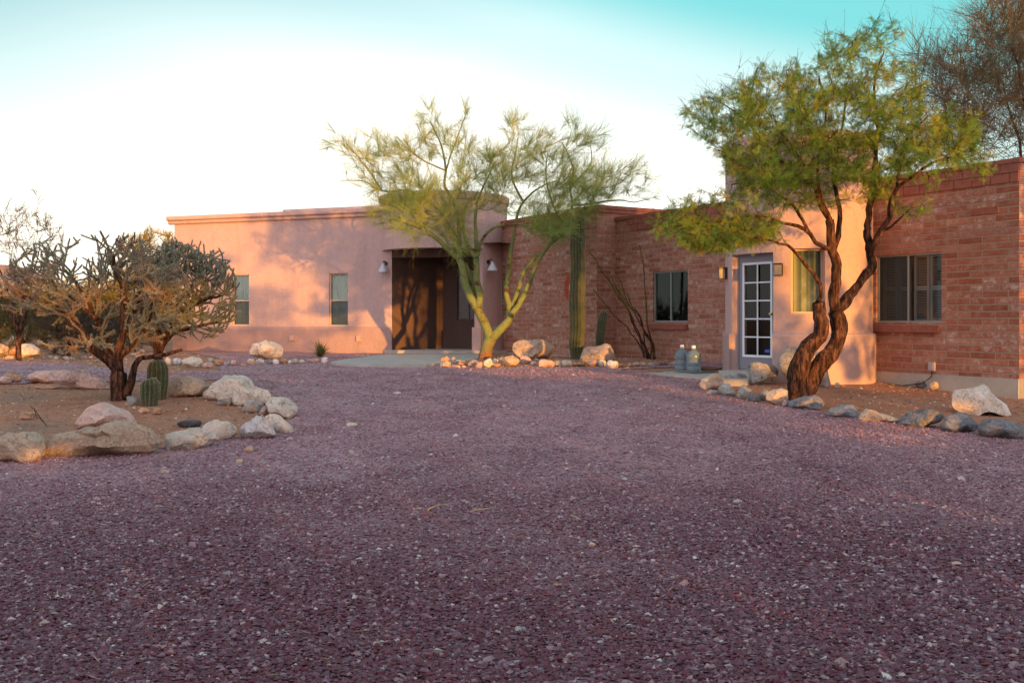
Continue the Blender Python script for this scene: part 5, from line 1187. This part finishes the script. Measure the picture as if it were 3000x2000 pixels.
column('saguaro_cactus', [(1690,1058),(1688,1010),(1692,950),(1690,880),(1693,800),(1692,730),(1693,660),(1693,625),(1693,612),(1693,606)], 20.0, [.105,.135,.145,.15,.135,.14,.125,.105,.07,.02], 15, 'tall ribbed saguaro column before the higher brick wall', .14)
column('saguaro_cactus', [(1760,1040),(1758,990),(1764,940),(1768,920),(1769,911),(1769,908)], 20.4, [.07,.085,.085,.075,.045,.01], 11, 'short young saguaro between the humped boulder and the brick wall', .14)
column('barrel_cactus', [(437,1206),(437,1190),(439,1150),(439,1125),(438,1113),(437,1109)], 12.2, [.06,.085,.105,.105,.075,.02], 13, 'short stout ribbed cactus in front, tapering to a tan foot', .13, spn=.018)
column('barrel_cactus', [(462,1180),(461,1150),(462,1110),(462,1078),(461,1062),(461,1054)], 12.9, [.08,.11,.125,.12,.09,.02], 14, 'taller ribbed green cactus standing behind the short one', .13, spn=.018)
# tan stones at the foot of the barrel cactus
rock('rock', bb(405,440,1193,1212,seed=70), 'orange', 'reddish stone at the left foot of the short ribbed cactus', None, 2, .8, 5, .07, 601, cat='stone')
rock('rock', bb(446,474,1192,1216,seed=71), 'orange', 'orange stone at the right foot of the short ribbed cactus', None, 2, .8, 5, .07, 602, cat='stone')

# --- ocotillo
A5b = (1600, 560, .3188); OD = 20.7; pb = W(1906, 1045, OD)
oc = empty('ocotillo', (pb.x, OD, float(G(pb.x, OD))), 'thin wand stemmed ocotillo leaning left before the middle brick wall', 'shrub')
S0, S1 = [], []
for i, st_ in enumerate([[(990,1545),(990,1450),(960,1340),(930,1230),(920,1050),(905,850),(890,650),(855,500)],[(930,1540),(880,1420),(860,1350),(800,1230),(740,1070),(650,950),(600,850),(510,740),(460,640),(395,560)],[(985,1540),(970,1400),(900,1290),(870,1180),(840,1110),(760,1060),(700,960),(640,880),(600,780)],
  [(920,1530),(905,1380),(890,1250),(860,1150),(780,1080),(720,950),(690,840),(620,720)],[(900,1530),(860,1410),(780,1310),(740,1240),(660,1180),(560,1060),(430,900)],[(960,1540),(900,1400),(830,1290),(790,1180),(750,1080),(700,1000),(630,870)],[(960,1540),(970,1420),(940,1330),(900,1280),(820,1130),(740,930)],[(940,1540),(870,1350),(810,1210),(770,1110),(700,1020),(640,940),(560,760)],[(1000,1540),(985,1400),(940,1340),(880,1240),(860,1140),(800,1060)]]):
    pts, rad = limb_nodes([W(A5b[0]+x*A5b[2], A5b[1]+y*A5b[2], OD+.25*math.sin(i*2.1)*(k/5)) for k, (x, y) in enumerate(st_)], .020, .007, .08, .004); mb = MB(); mb.tube(pts, rad, 7); mb.obj('stem', BKD, oc, smooth=True, uv=False)
    for p, q in zip(pts, pts[1:]):
        top = p.z > 1.0
        for _ in range(22 if top else 4): v = Vector((random.gauss(0, 1), random.gauss(0, 1), random.gauss(0, .8))).normalized(); a = p.lerp(q, random.random()); S0.append(a[:]); S1.append((a+v*(.05 if top else .03))[:])
V, Q = prisms(np.array(S0), np.array(S1), .0032, .0012, 3); np_obj('thorns', V, [Q], TWY, oc)

# --- yucca
YD = 22.0; pb = W(938, 1046, YD); yb = Vector((pb.x, YD, float(G(pb.x, YD)))); yc = empty('yucca', yb, 'spiky green yucca rosette against the foot of the plaster wing', 'plant'); vs = []
ym = MB()
for i in range(120):
    a = random.uniform(0, 2*math.pi); el_ = random.uniform(.15, 1.45); L_ = random.uniform(.30, .50); dv = Vector((math.cos(a)*math.cos(el_), math.sin(a)*math.cos(el_), math.sin(el_))); sd_ = dv.cross(Vector((0, 0, 1))).normalized(); p = yb+Vector((0, 0, .05)); w0 = .020
    for k in range(3):
        f0, f1 = k/3, (k+1)/3; q0 = p+dv*L_*f0-Vector((0, 0, .10*f0*f0*(1.3-el_*.6))); q1 = p+dv*L_*f1-Vector((0, 0, .10*f1*f1*(1.3-el_*.6))); a0_, a1_ = w0*(1-f0*.9), w0*(1-f1*.92)
        ym.quad(q0-sd_*a0_, q0+sd_*a0_, q1+sd_*a1_, q1-sd_*a1_)
ym.obj('leaves', mk_leaf('yucca_leaf', [(.35, (.09, .12, .04)), (.6, (.17, .18, .06)), (.7, (.26, .20, .09))], .1, 20), yc, uv=False)

# --- dead twigs on the island and by its right part
dt = MB(); dp = W(125, 1245, 10.4); o_ = None
for pl in ([(90,1190),(100,1200),(118,1222),(138,1248)], [(100,1195),(118,1225),(128,1238)], [(100,1200),(108,1218),(112,1225)]):
    pts, rad = limb_nodes(pv(*pl, d=10.6), .004, .006, .1, .004); dt.tube(pts, rad, 5)
o_ = dt.obj('dry_stalk', TWD, None, loc=(dp.x, 10.6, float(G(dp.x, 10.6))), uv=False); tag(o_, 'thin dry branching stalk lying on the island soil at left', 'twig')

# --- water jugs
def f_jug(t, b):
    b.inputs['Transmission Weight'].default_value = .75; b.inputs['IOR'].default_value = 1.33; b.inputs['Roughness'].default_value = .12; b.inputs['Base Color'].default_value = (.42, .62, .74, 1)
JUG = mat('blue_plastic', (.4, .6, .7), .12, .6, f_jug); CAP = mat('white_cap', (.8, .78, .78), .5)
for px, py, lab in ((1998, 1086, 'blue water jug half hidden behind the other one'), (2032, 1089, 'blue water jug in front, nearer the glazed door')):
    d = (CZ+.004)/((py-HY)/F)+.12; p = W(px, py, d); c = Vector((p.x, d, -.004)); t = empty('water_jug', c, lab, 'jug', 'water jugs by the brick wall')
    pr = [(.001, 0), (.115, 0), (.128, .015), (.128, .07), (.121, .08), (.121, .09), (.128, .10), (.128, .17), (.121, .18), (.121, .19), (.128, .20), (.128, .27), (.120, .31), (.085, .345), (.04, .37), (.029, .385), (.029, .425), (.001, .425)]
    m = MB(); m.lathe(c, pr, 28); m.obj('bottle', JUG, t, smooth=True, sharp=.9, uv=False)
    m = MB(); m.lathe(c, [(.033, .395), (.035, .40), (.035, .44), (.031, .447), (.001, .447)], 18); m.obj('cap', CAP, t, smooth=True, sharp=.7, uv=False)
px, py = 2079, 1086; d = CZ/((py-HY)/F)+.15; p = W(px, py, d); c = Vector((p.x, d, -.004)); m = MB(); m.lathe(c, [(.001, 0), (.15, 0), (.20, .02), (.215, .055), (.205, .058), (.18, .03), (.001, .02)], 32)
tag(m.obj('plant_saucer', mat('brown_clay', (.22, .12, .08), .8), None, loc=c, smooth=True, sharp=.7, uv=False), 'low round brown dish on the path beside the water jugs', 'dish')

for i, (pl, lab) in enumerate([([(1253,1507),(1270,1500),(1290,1497),(1318,1496)],'pale curved twig lying on the gravel left of centre'),([(1378,1512),(1400,1509),(1425,1508),(1445,1507)],'straight tan twig on the gravel near the centre'),([(1672,1522),(1690,1532),(1700,1540)],'short bent straw on the gravel right of centre')]):
    pts = [Vector(gp(x, y))+Vector((0, 0, .035+.006*k)) for k, (x, y) in enumerate(pl)]; m = MB(); m.tube(pts, [.004, .004, .003, .002][:len(pts)], 5)
    tag(m.obj('dry_twig', mat('dry_straw', (.55, .40, .22), .8), None, loc=pts[0], uv=False), lab, 'twig', 'dry twigs on the gravel')
# ------------------------------------------------------------------ unseen leaf screen added behind the camera, gaps cut to shape the sun patches
SA, CA, TE = math.sin(R(SUN_AZ)), math.cos(R(SUN_AZ)), math.tan(R(SUN_EL)); W0 = 9.0
def uh(p): return p[0]*CA+p[1]*SA, p[2]+(W0-(p[0]*SA-p[1]*CA))*TE
def dep(P, px): s = P.s(px); return P(s, 0).y
SP = []
def spot(px, py, rx, ry, d, st=1.0):
    D = (lambda x: dep(d, x)) if callable(d) else (lambda x: d)
    c = uh(W(px, py, D(px))); a = uh(W(px-rx, py, D(px-rx))); b = uh(W(px+rx, py, D(px+rx))); t = uh(W(px, py-ry, D(px)))
    SP.append((c[0], c[1], max(.05, abs(b[0]-a[0])/2), max(.05, t[1]-c[1]), st))
for a in [(560,690,60,75),(640,690,85,55),(530,780,30,90),(600,640,120,22),(850,690,28,14),(835,640,30,8),(872,812,24,20),(905,845,30,14),(800,800,45,24),(690,790,30,22),(930,940,60,18),(1010,900,20,20),
          (1100,905,38,42),(1095,990,50,48),(1010,1005,70,28),(1135,960,22,70)]: spot(*a, WING)
for a in [(640,830,100,110,.34),(800,760,100,110,.28),(900,900,80,70,.28),(760,900,50,50,.25)]: spot(*a[:4], WING, a[4])
for a in [(1182,930,30,110),(1205,930,16,120),(1170,1010,10,30)]: spot(*a, LIN)
for a in [(1440,730,10,60),(1437,860,14,70),(1440,930,14,40),(1437,820,10,40)]: spot(*a, DRUM)
for a in [(1150,480,170,140,.9),(1020,470,80,120,.9),(1300,440,90,140,.85),(1420,440,80,100,.6),(1432,1010,45,50),(1410,940,28,50),(1395,880,25,45),(1470,970,25,40),(1500,930,20,40),(1525,850,16,45),(1090,640,50,60,.5)]: spot(*a[:4], PD, a[4] if len(a) > 4 else 1)
for a in [(1698,930,12,80),(1700,850,10,40),(1697,990,14,20)]: spot(*a, 20.0)
for a in [(1585,1022,40,22),(1500,1052,45,18),(1440,1062,60,14),(1330,1055,50,18),(1300,1060,40,18),(1660,1066,40,12),(1790,1035,14,28),(1730,1066,70,10),(1830,1068,40,10),(1860,1072,30,8)]: spot(a[0], a[1]-5, a[2]*1.4, a[3]*1.8, 19.0)
for a in [(2500,620,40,90),(2520,560,30,60),(2450,780,70,160,.36),(2400,980,80,80,.42),(2300,900,30,160,.25),(2300,1000,30,60,.5),(2380,520,60,80,.2)]: spot(*a[:4], TOW, a[4] if len(a) > 4 else 1)
for a in [(2450,920,14,120),(2455,800,10,90),(2425,1040,26,60),(2370,1100,24,50),(2440,650,14,60),(2420,1090,18,30),(2400,950,12,60,.7)]: spot(*a[:4], MD, a[4] if len(a) > 4 else 1)
for a in [(2130,300,140,110,.7),(2300,330,160,140,.55),(2500,250,160,140,.55),(2700,400,140,120,.45),(2580,120,80,80,.6)]: spot(*a[:4], MD, a[4])
for a in [(2418,1120,16,22),(2225,1100,16,10),(2090,1097,24,9),(2125,1128,20,7),(2180,1132,14,7),(2270,1155,30,10),(2400,1165,20,14),(2600,1135,130,10),(2485,1190,16,12),(2480,1210,14,8),(2560,1222,24,14),(2700,1195,30,8),(2930,1160,22,30),(2850,1240,16,22),(2960,1270,26,16),(2300,1185,120,5),(2000,1145,90,4),(2600,1265,150,5),(1750,1100,160,4),(1560,1085,120,4)]:
    x, y, z = gp(a[0], max(a[1], 1085)); spot(a[0], a[1]-4, a[2]*1.35, a[3]*1.7, y)
for a in [(30,1005,40,25),(70,1035,50,18),(20,1035,30,16)]: spot(*a, 19.5)
for a in [(30,1270,24,34,.6),(60,1330,60,14,.6),(150,1320,50,12,.5)]: spot(*a[:4], 9.2, a[4])
for a in [(60,930,60,30,.8)]: spot(*a[:4], 19.5, a[4])
SP = np.array(SP); r_ = np.random.default_rng(44)
n = 150000; u = r_.uniform(-12, 21, n); h = r_.uniform(-1.2, 8.2, n); ww = W0+r_.normal(0, .7, n); m = 45000; h[:m] = r_.uniform(-1.2, 1.4, m); u[:m] = r_.uniform(-10, 12, m)
top = 6.6+.8*np.sin(u*.9)+.5*np.sin(u*2.3+1)
top = np.where(u < 4.2, 3.7+.5*np.sin(u*1.3)+.3*np.sin(u*3.1), top); top = np.where(u > 12.2, 7.0+.3*np.sin(u*2), top)
keep = h < top+.3*np.sin(u*7)
nz = np.array([mnoise.noise((a*1.5, b*1.7, 3.3))+.4*mnoise.noise((a*4.1, b*4.1, 9.3)) for a, b in zip(u, h)])
edge = .25*nz
for (cu, ch, ru, rh, st) in SP*np.array([1, 1, 1.2, 1.2, 1]):
    e_ = np.hypot((u-cu)/ru, (h-ch)/rh)
    inside = e_ < 1.0+edge
    if st >= 1: keep &= ~inside
    else: keep &= ~(inside & (nz > (.5-st)*.55))
u, h, ww = u[keep], h[keep], ww[keep]; zz = h-(W0-ww)*TE
m = 34000; ux = r_.uniform(-12, 3.4, m); wx = r_.uniform(-1.5, 9, m); zx = r_.uniform(2.35, 3.4, m)  # low canopy added overhead, unseen, to darken the near gravel
cx_, cy_ = ux*CA+wx*SA, ux*SA-wx*CA; k = (cy_ < -.3) & (cx_ > -9); u = np.concatenate([u, ux[k]]); ww = np.concatenate([ww, wx[k]]); zz = np.concatenate([zz, zx[k]])
P = np.stack([u*CA+ww*SA, u*SA-ww*CA, zz], 1); a = r_.normal(0, 1, P.shape); a /= np.linalg.norm(a, axis=1, keepdims=True); b = np.cross(a, r_.normal(0, 1, P.shape)); b /= np.linalg.norm(b, axis=1, keepdims=True)
s_ = r_.uniform(.05, .10, len(P))[:, None]
V = np.stack([P-a*s_, P+b*s_*.6, P+a*s_, P-b*s_*.6], 1).reshape(-1, 3); gz = G(V[:, 0], V[:, 1]); V[:, 2] = np.maximum(V[:, 2], gz)
Q = np.arange(len(V)).reshape(-1, 4)
o = np_obj('leaf_screen', V, [Q], LFM); tag(o, 'unseen leaf screen added behind the camera to shape sunlight and shade near gravel', kind='stuff')
